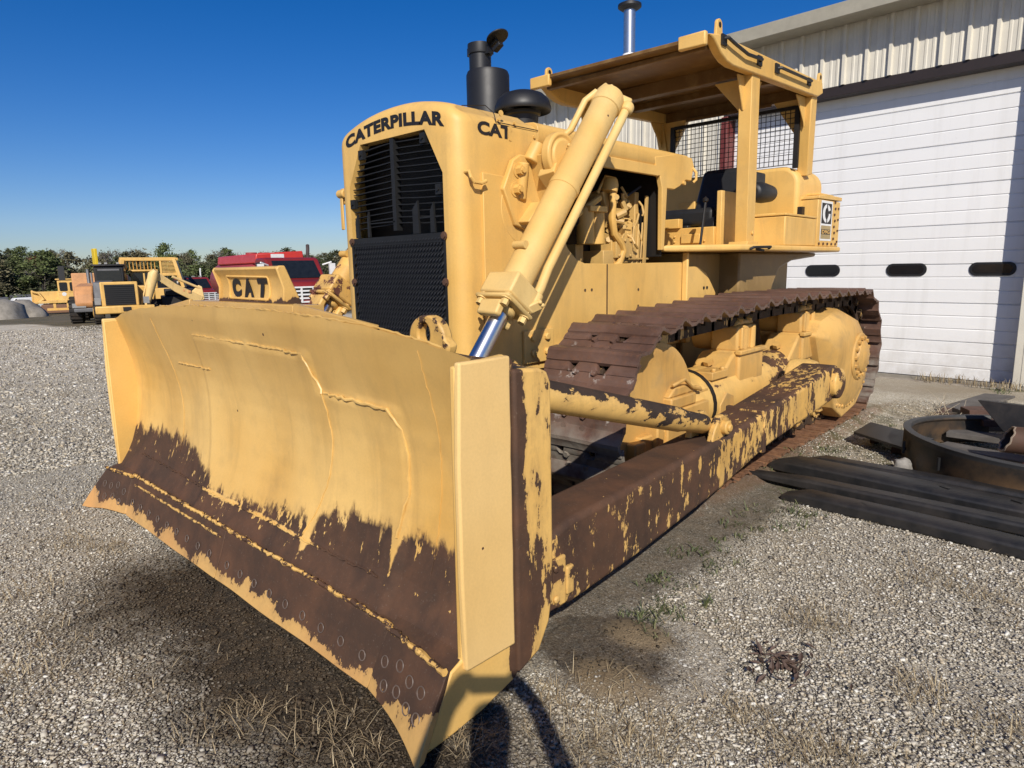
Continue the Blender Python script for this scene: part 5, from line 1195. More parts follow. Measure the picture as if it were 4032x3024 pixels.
mb=MB(); mb.hexa([(2.02,7.45,.01),(2.36,7.35,.03),(2.62,8.45,.06),(2.30,8.62,.03),(2.03,7.45,.04),(2.36,7.35,.06),(2.62,8.45,.085),(2.30,8.62,.055)]); mb.build('sheet',M['wood'],o,bevel=.004)
mb=MB(); mb.hexa([(2.05,7.05,.01),(2.42,6.98,.01),(2.50,7.34,.02),(2.10,7.44,.02),(2.05,7.05,.05),(2.42,6.98,.08),(2.50,7.34,.06),(2.10,7.44,.05)]); mb.build('rusty_end',M['rust'],o,bevel=.004)
o=thing('steel_plate','dark flat steel plate propped off the ground beside the curved band','steel plate',(2.05,5.4,0))
mb=MB(); mb.hexa([(1.76,5.35,.10),(2.26,4.98,.11),(2.40,5.35,.14),(1.80,5.72,.13),(1.76,5.35,.125),(2.26,4.98,.135),(2.40,5.35,.165),(1.80,5.72,.155)]); mb.build('plate',M['bar'],o,bevel=.004)
mb=MB(); mb.box(2.10,2.20,5.25,5.4,.0,.115); mb.box(1.86,1.93,5.5,5.6,.0,.125); mb.build('support_block',M['rust'],o,bevel=.008)
o=thing('blade_segment','black upright steel plate behind the rusty pipe','steel plate',(3.2,5.6,0))
mb=MB(); mb.hexa([(2.86,5.78,.16),(4.3,5.50,.16),(4.3,5.56,.16),(2.92,5.84,.16),(2.60,5.9,.44),(4.3,5.60,.44),(4.3,5.68,.44),(2.62,5.96,.44)]); mb.build('plate',M['bar'],o,bevel=.006)
o=thing('rusty_pipe','rusty pipe with an open torch cut end resting on the scrap','pipe',(3.1,5.1,0))
a=Vector((2.93,5.08,.30)); d=Vector((.86,.28,-.03)).normalized(); mb=MB(); rr=[mb.ring(a+d*0,d+Vector((.1,0,.25)),.105,28),mb.ring(a+d*1.6,d,.105,28),mb.ring(a+d*1.6,d,.088,28),mb.ring(a+d*.004,d+Vector((.1,0,.25)),.088,28)]
ref=d.orthogonal().normalized(); bb=d.cross(ref)
def rg(p,r,sl=0): return [p+r*(math.cos(2*PI*k/28)*ref+math.sin(2*PI*k/28)*bb)+d*(sl*(r*(math.cos(2*PI*k/28)*ref.z+math.sin(2*PI*k/28)*bb.z))+.006*math.sin(k*1.9)) for k in range(28)]
mb.loft([rg(a,.105,.35),rg(a+d*1.6,.105),rg(a+d*1.6,.088),rg(a,.088,.35)],False,False); v0=len(mb.v)-112
mb.f+=[(v0+k,v0+(k+1)%28,v0+84+(k+1)%28,v0+84+k) for k in range(28)]; mb.build('pipe_wall',M['rust'],o,smooth=40)
mb=MB(); mb.tube([a+r*1.0 for r in []] or [Vector(p) for p in rg(a-d*.002,.097,.35)]+[Vector(rg(a-d*.002,.097,.35)[0])],.009,6); mb.build('cut_rim',simple('pale_cut_steel',(.42,.33,.24),.6,var=.4),o)
def rock(name,label,c,r,mat,seed):
    bm=bmesh.new(); bmesh.ops.create_icosphere(bm,subdivisions=3,radius=1)
    for v in bm.verts: p=v.co.copy(); k=1+.35*mnoise.noise(p*1.4+Vector((seed,0,0)))+.12*mnoise.noise(p*4+Vector((0,seed,0))); v.co=Vector((c[0]+p.x*r*k,c[1]+p.y*r*k*.9,max(c[2]-.02,c[2]+r*.5+p.z*r*k*.8)))
    me=bpy.data.meshes.new(name); bm.to_mesh(me); bm.free(); me.polygons.foreach_set('use_smooth',[True]*len(me.polygons)); me.materials.append(mat); o=bpy.data.objects.new(name,me); COL.objects.link(o); tag(o,label,'rock')
ROCK=simple('pale_rock',(.33,.31,.28),.9,var=.5,scale=14,bump=.8)
rock('rock','pale rough stone lump beside the curved steel band',(2.30,4.78,0),.075,ROCK,3)
rock('rock','reddish brown ore lump inside the steel band, under the pipe',(3.12,4.95,0),.13,simple('red_rock',(.14,.05,.035),.9,var=.6,scale=20,bump=1.0),8)
mb=MB(); random.seed(3)
for k in range(34):
    p=Vector((2.15+random.gauss(0,.10),6.75+random.gauss(0,.22),.05)); d=Vector((random.gauss(0,1),random.gauss(0,1),random.uniform(0,.9))).normalized(); mb.tube([p,p+d*.12+Vector((0,0,.02)),p+d*random.uniform(.2,.42)+Vector((random.gauss(0,.04),0,0))],[.004,.003,.0015],4)
o=mb.build('dead_weed',simple('pale_stalk',(.48,.40,.28),.8,var=.4,scale=30),None,smooth=30); tag(o,'tangle of pale dead weed stalks between track and scrap heap','dead weed')
# ================================================================== FAR YARD
CAM=Vector((3.553,-1.137,1.677))
def polar(az,D):
    a=R(az); x=CAM.x-math.sin(a)*D; y=CAM.y+math.cos(a)*D; return (x,y,ground_z(x,y)-.01)
def toward(az,turn):      # heading that faces the camera, turned clockwise (to the right in view) by turn degrees
    a=R(az); d=Vector((math.sin(a),-math.cos(a),0)); r=Vector((math.cos(a),math.sin(a),0)); t=R(turn); h=d*math.cos(t)+r*math.sin(t); return math.atan2(h.y,h.x)
M['tyre']=simple('tyre_rubber',(.016,.015,.014),.85,var=.4,scale=6,dirt=.35)
M['glass']=simple('cab_glass',(.014,.017,.020),.12,var=.3,bump=.0,spec=.6)
M['red']=simple('red_truck_paint',(.24,.018,.018),.4,var=.3,scale=2,dirt=.1)
M['redt']=simple('faded_red_tank',(.36,.050,.055),.45,var=.3,scale=1.5,dirt=.12)
M['white']=simple('white_paint',(.72,.72,.70),.5,var=.15)
M['orange']=simple('faded_orange_paint',(.62,.30,.12),.5,var=.25,scale=2,dirt=.2)
M['grey']=simple('grey_panel',(.13,.13,.135),.5,var=.3,scale=3)
M['lamp']=simple('lamp_glass',(.30,.30,.29),.2,var=.2)
def lp(mb,name,mat,par,**k): return mb.build(name,M[mat] if isinstance(mat,str) else mat,par,local=True,**k)
def wheel(par,x,y,r,w,name='wheel',rim='yelbg'):
    s=1 if y>0 else -1
    mb=MB(); mb.lathe([(0,0),(r*.82,0),(r*.97,w*.12),(r,w*.3),(r,w*.7),(r*.97,w*.88),(r*.82,w),(0,w)],(x,y-w/2,r),(0,1,0),28)
    for k in range(22):
        a=2*PI*k/22; p=Vector((x+math.cos(a)*r*1.0,y,r+math.sin(a)*r*1.0)); mb.beam(p+Vector((0,-w*.48,0)),p+Vector((0,w*.48,0)),.05*r*2,.035*r*2,(math.cos(a),0,math.sin(a)))
    t=lp(mb,name,'tyre',par,smooth=40)
    mb=MB(); yo=y+s*w*.5; mb.lathe([(0,-.02),(r*.5,-.02),(r*.52,.02),(r*.4,.0),(r*.2,.03),(0,.04)],(x,yo,r),(0,s,0),20); lp(mb,'rim',rim,t)
# ---- far bulldozer with enclosed cab (side on, facing left)
o=thing('far_bulldozer','smaller yellow bulldozer with an enclosed cab, far off at the left edge of the yard','bulldozer',polar(77.3,84),toward(77.3,-92))
mb=MB(); mb.box(.1,2.6,-.6,.6,1.3,2.35); mb.box(2.45,2.62,-.62,.62,1.0,2.5); lp(mb,'hood','yelbg',o,bevel=.05)
mb=MB(); mb.box(-1.6,.35,-.85,.85,1.35,2.2); mb.box(-1.6,.3,-.82,.82,2.2,3.5); mb.box(-1.75,.45,-.95,.95,3.5,3.62); cab=lp(mb,'cab','yelbg',o,bevel=.05)
for x0,x1 in ((-1.45,-.75),(-.55,.15)):
    for s in (1,-1): mb=MB(); mb.prism(rounded(x0,x1,2.35,3.25,.12),'y',*sorted((s*.80,s*.832))); lp(mb,'window','glass',cab)
mb=MB(); mb.cyl((-.2,.84,2.05),(-.2,.86,2.05),.2); lp(mb,'decal','white',cab)
mb=MB(); mb.tube([(2.5,.75,2.35),(2.0,.8,2.2),(1.6,.8,1.6),(2.6,.9,.9),(3.4,.9,.6)],.12,8); lp(mb,'lift_linkage','yelbg',o)
for s in (1,-1):
    mb=MB(); mb.prism([(-1.7,.15),(-1.95,.55),(-1.6,1.0),(1.8,1.05),(2.2,.65),(1.9,.12)],'y',*sorted((s*.75,s*1.25))); t=lp(mb,'track','track',o,bevel=.06)
    mb=MB(); mb.box(-1.3,1.4,*sorted((s*1.2,s*1.3)),.3,.65); mb.box(-.6,-.3,*sorted((s*1.1,s*1.28)),.65,1.1); mb.box(.6,.85,*sorted((s*1.1,s*1.28)),.65,1.1); mb.cyl((-1.45,s*1.1,.6),(-1.45,s*1.35,.6),.45); lp(mb,'roller_frame','yelbg',t,bevel=.03)
    mb=MB(); mb.prism([(-.4,1.15),(2.6,1.15),(2.4,1.35),(.2,1.5),(-.4,1.4)],'y',*sorted((s*.6,s*1.2))); lp(mb,'fender','yelbg',o,bevel=.04)
mb=MB(); mb.prism([(3.55,.0),(3.75,.5),(3.55,1.1),(3.65,1.1),(3.9,.5),(3.7,.0)],'y',-1.75,1.75); mb.box(-1.2,3.6,1.35,1.55,.2,.42); mb.box(-1.2,3.6,-1.55,-1.35,.2,.42); lp(mb,'blade','track',o)
mb=MB(); mb.tube([(1.6,.2,2.3),(1.6,.2,3.0)],.07,10); lp(mb,'exhaust_stack','dark',o)
# ---- pale spoil and parked white vehicle farther left
mb=MB()
rock('spoil_heap','pale grey spoil heap beside the far small bulldozer',(polar(79.9,74)[0],polar(79.9,74)[1],polar(79.9,74)[2]-1.7),2.5,simple('pale_spoil',(.30,.27,.225),.9,var=.4,scale=2,bump=.6),5)
rock('spoil_heap','lower pale spoil heap at the extreme left of the yard',(polar(81.3,70)[0],polar(81.3,70)[1],polar(81.3,70)[2]-1.9),2.8,simple('pale_spoil',(.32,.29,.24),.9,var=.4,scale=2,bump=.6),12)
o=thing('white_van','white van parked behind the far small bulldozer','van',polar(79.6,98),toward(79.6,-80))
mb=MB(); mb.prism([(-2.4,.4),(2.4,.4),(2.4,1.0),(1.5,1.15),(.9,1.9),(-2.4,1.95)],'y',-.9,.9); lp(mb,'body','white',o,bevel=.08)
mb=MB(); mb.prism([(.75,1.2),(1.35,1.2),(.85,1.8),(.75,1.8)],'y',-.91,.91); lp(mb,'window','glass',o)
for x in (-1.5,1.5):
    for y in (-.82,.82): wheel(o,x,y,.36,.24,rim='grey')
o=thing('grey_truck','dark grey box truck parked far left under the trees','truck',polar(79.9,104),toward(79.9,-80))
mb=MB(); mb.box(-2.2,.6,-1.1,1.1,.7,2.3); lp(mb,'box_body','grey',o,bevel=.04); mb=MB(); mb.prism([(1.05,.5),(2.8,.5),(2.8,1.3),(2.2,2.0),(1.05,2.1)],'y',-1,1); lp(mb,'cab','grey',o,bevel=.08)
for x in (-1.5,2.1):
    for y in (-.95,.95): wheel(o,x,y,.45,.28,rim='grey')
# ---- orange and grey articulated dumper, nose toward the camera
o=thing('dump_truck','orange and grey articulated dump truck with a black cab, beside the yellow loader','dump truck',polar(75.1,47),toward(75.1,-6))
mb=MB(); mb.prism([(.6,.95),(3.0,.95),(3.15,1.15),(3.1,1.7),(2.7,2.15),(.6,2.3)],'y',-.85,.05); lp(mb,'bonnet','orange',o,bevel=.10,seg=3)
mb=MB(); mb.prism([(.6,.95),(3.0,.95),(3.12,1.2),(2.9,2.35),(.6,2.45)],'y',.07,.95); lp(mb,'grey_panel','grey',o,bevel=.06)
mb=MB(); mb.box(.2,3.05,-.95,1.25,.72,.95); lp(mb,'front_bumper','grey',o,bevel=.05); mb=MB(); mb.box(3.05,3.09,-1.0,-.35,.98,1.22); lp(mb,'headlight','lamp',o)
mb=MB(); mb.box(-.6,1.1,.0,1.5,2.2,3.25); mb.box(-.7,1.25,-.08,1.58,3.25,3.37); cab=lp(mb,'cab','black',o,bevel=.05)
mb=MB(); mb.box(1.1,1.125,.12,1.38,2.35,3.12); mb.box(-.4,.9,1.5,1.52,2.4,3.1); lp(mb,'window','glass',cab); mb=MB(); mb.box(1.12,1.14,.2,1.3,3.0,3.1); lp(mb,'sun_strip','grey',cab)
for y in (.3,.6,1.2): mb=MB(); mb.box(1.2,1.3,y,y+.14,3.37,3.47); lp(mb,'work_lamp','lamp',cab)
mb=MB(); mb.cyl((.6,-.35,2.3),(.6,-.35,3.1),.09); mb.cyl((.9,-.15,2.3),(.9,-.15,2.9),.05); lp(mb,'exhaust_stack',simple('dull_steel',(.4,.4,.4),.4,.8),o)
mb=MB(); mb.box(.9,1.0,-1.75,-1.45,2.5,3.3); mb.tube([(.9,-1.1,3.2),(.95,-1.5,3.3)],.03); lp(mb,'mirror','black',o)
mb=MB(); mb.prism([(-.8,1.3),(-.9,2.9),(-5.5,2.6),(-6.0,1.7),(-5,1.1)],'y',-1.4,1.4); lp(mb,'dump_body','orange',o,bevel=.05)
for x,y in ((1.9,-.95),(1.9,1.0),(-2.6,-1.2),(-2.6,1.2),(-4.3,-1.2),(-4.3,1.2)): wheel(o,x,y,.78,.6)
# ---- yellow boom standing up behind the dumper
o=thing('yellow_post','bright yellow marker post standing behind the black cab','post',polar(75.05,58))
mb=MB(); mb.box(-.35,.35,-.1,.1,3.4,5.0); mb.box(-.1,.1,-.06,.06,0,3.4); mb.build('post_body',simple('bright_yellow',(.75,.52,.02),.5,var=.15),o,local=True,bevel=.03)
# ---- yellow loading machine, nose toward the camera
o=thing('yellow_loader','yellow loading machine with a wide black radiator grille above a straight bumper','loader',polar(73.55,43),toward(73.55,2))
mb=MB(); mb.box(2.5,2.8,-1.42,1.30,.62,1.02); bpz=lp(mb,'front_bumper','yelbg',o,bevel=.06); mb=MB(); mb.box(2.8,2.85,-.18,.18,.75,.95); lp(mb,'tow_hook','dark',bpz)
mb=MB(); mb.box(.6,2.4,-1.05,.58,1.0,2.2); mb.box(2.3,2.42,-1.10,.62,.98,2.26); bd=lp(mb,'bonnet','yelbg',o,bevel=.05)
mb=MB()
for k in range(10): mb.box(2.42,2.47,-.90,.44,1.08+.105*k,1.15+.105*k)
mb.box(2.40,2.43,-.92,.46,1.04,2.12); lp(mb,'grille','grille',bd)
mb=MB(); mb.box(-1.8,1.2,.60,1.5,1.05,2.0); lp(mb,'engine_cover','yelbg',o,bevel=.05)
for y in (-1.27,.95): mb=MB(); mb.box(2.3,2.45,y-.14,y+.14,1.1,1.45); lp(mb,'headlight','lamp',o)
for x,y in ((1.3,-1.25),(1.3,1.25),(-1.7,-1.25),(-1.7,1.25)): wheel(o,x,y,.62,.5)
# ---- machine with a slatted cage over its cab
o=thing('caged_tractor','yellow forestry tractor under a big slatted guard cage, behind the backhoe arm','tractor',polar(71.75,49),toward(71.75,0))
mb=MB(); mb.box(-1.6,1.0,-1.1,1.5,.9,1.9); lp(mb,'body','yelbg',o,bevel=.05)
mb=MB(); mb.box(-.9,.9,-1.0,.45,1.9,2.95); mb.box(-1.0,1.05,-1.1,.55,2.95,3.08); cab=lp(mb,'cab','yelbg',o,bevel=.05)
mb=MB(); mb.box(.9,.92,-.88,-.32,2.05,2.88); mb.box(.9,.92,-.22,.35,2.05,2.88); lp(mb,'window','glass',cab)
mb=MB(); mb.beam((.9,-1.75,2.1),(.8,-1.35,3.72),.30,.2); mb.beam((.9,1.95,1.9),(.8,1.55,3.72),.55,.2); mb.beam((.8,-1.5,3.74),(.8,1.7,3.70),.2,.2); mb.beam((-1.5,-1.5,3.8),(.9,-1.4,3.74),.2,.14); mb.beam((-1.5,1.6,3.8),(.9,1.65,3.72),.2,.14); mb.beam((-1.4,-1.5,3.78),(-1.4,1.65,3.78),.2,.2); mb.beam((-1.4,-1.8,1.5),(-1.4,-1.5,3.78),.2,.2); mb.beam((-1.4,1.9,1.5),(-1.4,1.6,3.78),.2,.2)
mb.beam((.88,.72,2.2),(.82,.72,3.65),.12,.12); mb.beam((.85,.55,2.75),(.85,1.75,2.75),.12,.16)
for k in range(9): mb.beam((.86-.005*k,.72,2.85+.085*k),(.86-.005*k,1.65,2.85+.085*k),.03,.045)
for k in range(9): mb.beam((.5,-1.2+.2*k,3.10),(.80,-1.2+.2*k,3.66),.06,.06)
mb.box(.5,1.1,-1.75,-1.15,1.85,2.45)
lp(mb,'guard_cage','yelbg',o,bevel=.02)
for x,y in ((1.0,-1.25),(1.0,1.35),(-1.5,-1.25),(-1.5,1.35)): wheel(o,x,y,.75,.55)
# ---- backhoe with its digging arm folded down
o=thing('backhoe','yellow backhoe loader with its digging arm bent down in front','backhoe',polar(71.5,43),toward(71.5,0))
M['boomy']=paint('backhoe_paint',col=(.82,.57,.24),col2=(.74,.50,.19),dirt=.3,nscale=.6)
st=MB(); st.tube([(2.0,.18,2.8),(1.95,.05,2.6),(1.86,-.22,1.7),(1.80,-.50,.66)],[.14,.27,.22,.11],10); st.tube([(1.8,-.95,.62),(1.8,-.7,.78),(1.8,-.45,.66)],.05,8); lp(st,'dipper_arm','boomy',o,smooth=50)
st=MB(); st.loft([[(1.95,.25,2.72),(1.75,.25,2.72),(1.75,.16,2.35),(1.95,.16,2.35)],[(1.5,1.1,2.05),(1.3,1.1,2.05),(1.3,1.0,1.62),(1.5,1.0,1.62)],[(1.2,2.45,1.28),(1.0,2.45,1.28),(1.0,2.2,.86),(1.2,2.2,.86)]]); st.prism([(1.75,1.50),(2.25,1.95),(2.42,1.85),(2.50,1.15),(2.2,.95)],'x',1.02,1.17); bm_=lp(st,'boom','boomy',o,bevel=.03)
for dy in (1.45,1.75): mb=MB(); mb.box(1.36,1.42,dy-.08,dy+.06,1.62-.25*(dy-1.45),1.74-.25*(dy-1.45)); lp(mb,'boom_mark','orange',bm_)
st=MB(); st.cyl((1.5,.95,2.45),(1.1,2.35,1.75),.07); st.cyl((2.0,-.25,2.35),(1.9,-.72,.9),.045); lp(st,'ram','boomy',o)
st=MB(); st.box(-2.2,.7,.3,2.3,.7,1.35); st.box(-1.4,.4,.5,2.1,1.35,1.75); lp(st,'body','dark',o,bevel=.05)
for x,y,r in ((.0,.2,.6),(.0,2.3,.6),(-2.2,.3,.45),(-2.2,2.2,.45)): wheel(o,x,y,r,.4)
# ---- red trucks
def truck(name,label,az,D,turn,tank,group):
    o=thing(name,label,'truck',polar(az,D),toward(az,turn),group)
    mb=MB(); mb.prism([(.0,.75),(2.3,.75),(2.42,.9),(2.40,1.62),(2.3,1.72),(1.15,1.80),(.55,2.50),(.35,2.58),(-.55,2.58),(-.7,2.4),(-.7,.75)],'y',-1.0,1.0); cab=lp(mb,'cab','red',o,bevel=.07,seg=3)
    mb=MB(); mb.hexa([(1.17,-.84,1.84),(1.17,.84,1.84),(1.12,.84,1.80),(1.12,-.84,1.80),(.63,-.78,2.47),(.63,.78,2.47),(.58,.78,2.44),(.58,-.78,2.44)])
    for s in (1,-1): mb.prism([(-.5,1.75),(.95,1.75),(.50,2.42),(-.5,2.42)],'y',*sorted((s*.985,s*1.012)))
    lp(mb,'window','glass',cab,bevel=.01)
    mb=MB()
    for k in range(5): mb.box(2.41,2.46,-.88,.88,1.0+.125*k,1.055+.125*k)
    for y in (-.86,-.42,0,.42,.86): mb.box(2.41,2.465,y-.03,y+.03,1.0,1.555)
    mb.box(2.405,2.412,-.88,.88,1.0,1.55) if 0 else None
    lp(mb,'grille','white',cab)
    mb=MB(); mb.box(2.400,2.412,-.88,.88,1.0,1.55); lp(mb,'grille_recess','dark',cab)
    mb=MB(); mb.box(2.35,2.55,-1.05,1.05,.55,.8); lp(mb,'front_bumper','red' if tank else 'white',o,bevel=.03)
    for y in (-.72,.72): mb=MB(); mb.box(2.44,2.475,y-.12,y+.12,1.16,1.34); lp(mb,'headlight','lamp',cab)
    for s in (1,-1): mb=MB(); mb.box(1.0,1.1,*sorted((s*1.2,s*1.42)),1.75,2.35); mb.tube([(.9,s*1.0,2.3),(1.05,s*1.3,2.4)],.03); mb.tube([(.9,s*1.0,1.75),(1.05,s*1.3,1.7)],.03); lp(mb,'mirror','white',o)
    mb=MB(); mb.box(-6.2,2.2,-.45,.45,.62,.85); lp(mb,'chassis','dark',o)
    for x,y in ((1.45,-.95),(1.45,.95),(-3.4,-.95),(-3.4,.95),(-4.7,-.95),(-4.7,.95)): wheel(o,x,y,.5,.32,rim='white')
    if tank:
        mb=MB(); rs=[]
        for x,k in ((-7.0,.0),(-6.98,.6),(-6.85,.9),(-6.6,1.0),(-1.3,1.0),(-1.05,.9),(-.92,.6),(-.9,.0)): rs.append([(x,1.22*k*math.cos(2*PI*i/28),1.75+.92*k*math.sin(2*PI*i/28)) for i in range(28)])
        mb.loft(rs); tk=lp(mb,'tank','redt',o,smooth=60)
        mb=MB(); mb.prism([(-1.2,.05),(1.2,.05)][:0] or [(-.95,2.40),(.95,2.40),(.90,2.86),(-.90,2.76)],'x',-6.2,-.75); lp(mb,'top_box',simple('bright_red_top',(.55,.045,.035),.4,var=.2,scale=2),tk,bevel=.05)
        mb=MB(); mb.box(-.76,-.74,-.35,.15,2.42,2.74); lp(mb,'white_badge','white',tk)
        for y in (-.4,.1): mb=MB(); mb.cyl((-3.0,y,2.7),(-3.0,y,2.86),.22); lp(mb,'hatch','redt',tk)
        mb=MB(); mb.tube([(-.85,1.12,.8),(-.85,1.12,2.7),(-.9,1.16,2.95),(-1.0,1.2,3.08)],.07,10); lp(mb,'exhaust_stack',simple('sooty_stack',(.06,.04,.035),.6),o)
    else:
        mb=MB(); mb.box(-5.9,-.9,-1.15,1.15,.9,2.3); lp(mb,'bed','dark',o,bevel=.03)
        for y in (-.5,0,.5): mb=MB(); mb.box(.25,.4,y-.08,y+.08,2.6,2.68); lp(mb,'roof_lamp','lamp',cab)
        mb=MB(); mb.tube([(-.9,1.1,.9),(-.9,1.1,3.0),(-.95,1.15,3.2)],.05,8); lp(mb,'exhaust_stack','white',o)
    return o
truck('tanker_truck','red tanker truck with a white grille, parked behind the blade of the big bulldozer',61.75,26.5,19,True,'red trucks in the yard')
truck('red_truck','dark red truck with white roof lamps, half hidden behind the red tank',68.9,52,24,False,'red trucks in the yard')
# ================================================================== WOOD AT THE FAR EDGE
def leafmat(name,cols):
    t=NT(name); rnd=t.n('ShaderNodeNewGeometry').outputs['Random Per Island']; oi=t.n('ShaderNodeObjectInfo').outputs['Random']
    c=t.ramp(rnd,[(i/(len(cols)-1),c) for i,c in enumerate(cols)]); c=t.mix(t.math('MULTIPLY',oi,.55),c,cols[0])
    return t.fin(c,.75,0,None,.2)
LM={'dark':leafmat('dark_leaves',[(.050,.056,.028),(.080,.088,.042),(.12,.122,.06)]),
    'green':leafmat('green_leaves',[(.075,.095,.034),(.125,.155,.055),(.175,.20,.078)]),
    'olive':leafmat('olive_leaves',[(.10,.092,.052),(.155,.142,.078),(.21,.185,.105)]),
    'rust':leafmat('rust_leaves',[(.06,.025,.014),(.11,.045,.022),(.14,.07,.03)])}
BARK=simple('grey_bark',(.10,.085,.07),.9,var=.4,scale=3); BARKP=simple('pale_bark',(.20,.175,.15),.9,var=.4,scale=3)
def tree_proto(kind,seed,H,wd,bare=False):
    rnd=random.Random(seed); mb=MB()
    mb.tube([(0,0,-.5),(.1,.05,H*.3),(rnd.uniform(-.2,.2),.1,H*.62),(rnd.uniform(-.3,.3),0,H*.95)],[.22,.17,.11,.03],7)
    tips=[]
    for k in range(16 if bare else 9):
        z=H*rnd.uniform(.28,.85); a=rnd.uniform(0,2*PI); L=wd*rnd.uniform(.55,1)*(1.1-z/H*.6); e=Vector((L*math.cos(a),L*math.sin(a),z+L*rnd.uniform(.4,1.0))); m=Vector((L*.5*math.cos(a),L*.5*math.sin(a),z+L*.35)); mb.tube([(0.05,0,z),m,e],[.075,.05,.015],5); tips.append(e)
        if bare:
            for q in range(5):
                b=a+rnd.uniform(-1,1); f=m+(e-m)*rnd.random(); mb.tube([f,f+Vector((math.cos(b)*.7,math.sin(b)*.7,rnd.uniform(.3,1.0)))],[.03,.008],4)
    tr=mb.build('trunk',BARKP if bare else BARK,None,smooth=60)
    mb=MB(); cl=[]
    for k in range(7 if bare else 46):
        z=rnd.uniform(.22,1.0); w=wd*(math.sin(PI*min(1,max(.05,(z-.05)))**.8)*.9+.12); a=rnd.uniform(0,2*PI); r=w*math.sqrt(rnd.uniform(.15,1)); cl.append((Vector((r*math.cos(a),r*math.sin(a),z*H)),rnd.uniform(.5,1.0)))
    for c,s in cl:
        for k in range(16 if bare else 70):
            p=c+Vector((rnd.gauss(0,.55*s),rnd.gauss(0,.55*s),rnd.gauss(0,.42*s))); n=Vector((rnd.gauss(0,1),rnd.gauss(0,1),rnd.gauss(.5,1))).normalized(); a=n.orthogonal().normalized(); b=n.cross(a); q=(.09 if bare else .135)*rnd.uniform(.6,1.4)
            mb.add([p-a*q-b*q*.6,p+a*q*.2-b*q,p+a*q+b*q*.5,p-a*q*.3+b*q],[(0,1,2,3)])
    cr=mb.build('crown',LM[kind],None,smooth=0,recalc=False)
    return tr,cr
def plant(name,label,cat,proto,loc,rz,sc,group):
    o=thing(name,label,cat,loc,rz,group); o.scale=(sc[0],sc[0],sc[1])
    for i,p in enumerate(proto):
        q=p.copy(); COL.objects.link(q); q.parent=o
    return o
KIND=[('dark_tree','dark','tall dark green tree in the wood at the far edge of the yard','dark green trees of the far wood'),('green_tree','green','mid green bushy tree in the wood at the far edge of the yard','mid green trees of the far wood'),('olive_tree','olive','brownish olive autumn tree in the wood at the far edge of the yard','brownish autumn trees of the far wood'),('bare_tree','olive','nearly bare grey tree with thin upright twigs in the far wood','nearly bare trees of the far wood'),('rust_tree','rust','rust red autumn tree at the left end of the far wood','rust red trees of the far wood')]
PRO={}
for ki,(nm,lk,lb,gp) in enumerate(KIND): PRO[ki]=[tree_proto(lk,100+ki*7+j,9.0+j*.8,2.5+.3*j,bare=(ki==3)) for j in range(2)]
BUSH=[]
for j in range(2):
    rnd=random.Random(50+j); mb=MB(); 
    for k in range(24):
        a=rnd.uniform(0,2*PI); r=1.6*math.sqrt(rnd.random()); c=Vector((r*math.cos(a),r*math.sin(a),rnd.uniform(.2,1.5)*(1.1-r/2.4)))
        for q in range(50):
            p=c+Vector((rnd.gauss(0,.35),rnd.gauss(0,.35),rnd.gauss(0,.28))); p.z=max(.02,p.z); n=Vector((rnd.gauss(0,1),rnd.gauss(0,1),rnd.gauss(.5,1))).normalized(); a_=n.orthogonal().normalized(); b_=n.cross(a_); s=.085*rnd.uniform(.6,1.4); mb.add([p-a_*s-b_*s*.6,p+a_*s*.2-b_*s,p+a_*s+b_*s*.5,p-a_*s*.3+b_*s],[(0,1,2,3)])
    cr=mb.build('foliage',LM['green'],None,smooth=0,recalc=False); mb=MB(); mb.tube([(0,0,-.2),(.05,0,.6),(.1,.1,1.2)],[.05,.04,.02],5); BUSH.append((mb.build('stem',BARK,None),cr))
rt=random.Random(21)
for k in range(300):
    az=rt.uniform(50,93); D=rt.choice((114,124,136,150,166,184,204))+rt.uniform(-7,7); p=polar(az,D); p=(p[0],p[1],p[2]+(D-108)*.058*(1+.12*math.sin(az*.5)))
    r=rt.random(); ki=0 if r<.34 else 1 if r<.56 else 2 if r<.82 else 3
    if az>78.5 and rt.random()<.22: ki=4
    nm,lk,lb,gp=KIND[ki]; hs=.58*rt.uniform(.72,1.36)*(1.12 if ki==3 else 1)*(1.10 if az>70 else 1.0)
    plant(nm,lb,'tree',PRO[ki][k%2],p,rt.uniform(0,6.28),(rt.uniform(.75,1.25),hs),gp)
for k in range(54):
    az=rt.uniform(52,92); D=rt.uniform(98,110); plant('bush','low green bush along the foot of the far wood','bush',BUSH[k%2],polar(az,D),rt.uniform(0,6.28),(rt.uniform(.9,1.7),rt.uniform(.8,1.7)),'bushes along the foot of the far wood')
for pr in list(PRO.values()):
    for tr,cr in pr: bpy.data.objects.remove(tr); bpy.data.objects.remove(cr)
for a,b in BUSH: bpy.data.objects.remove(a); bpy.data.objects.remove(b)
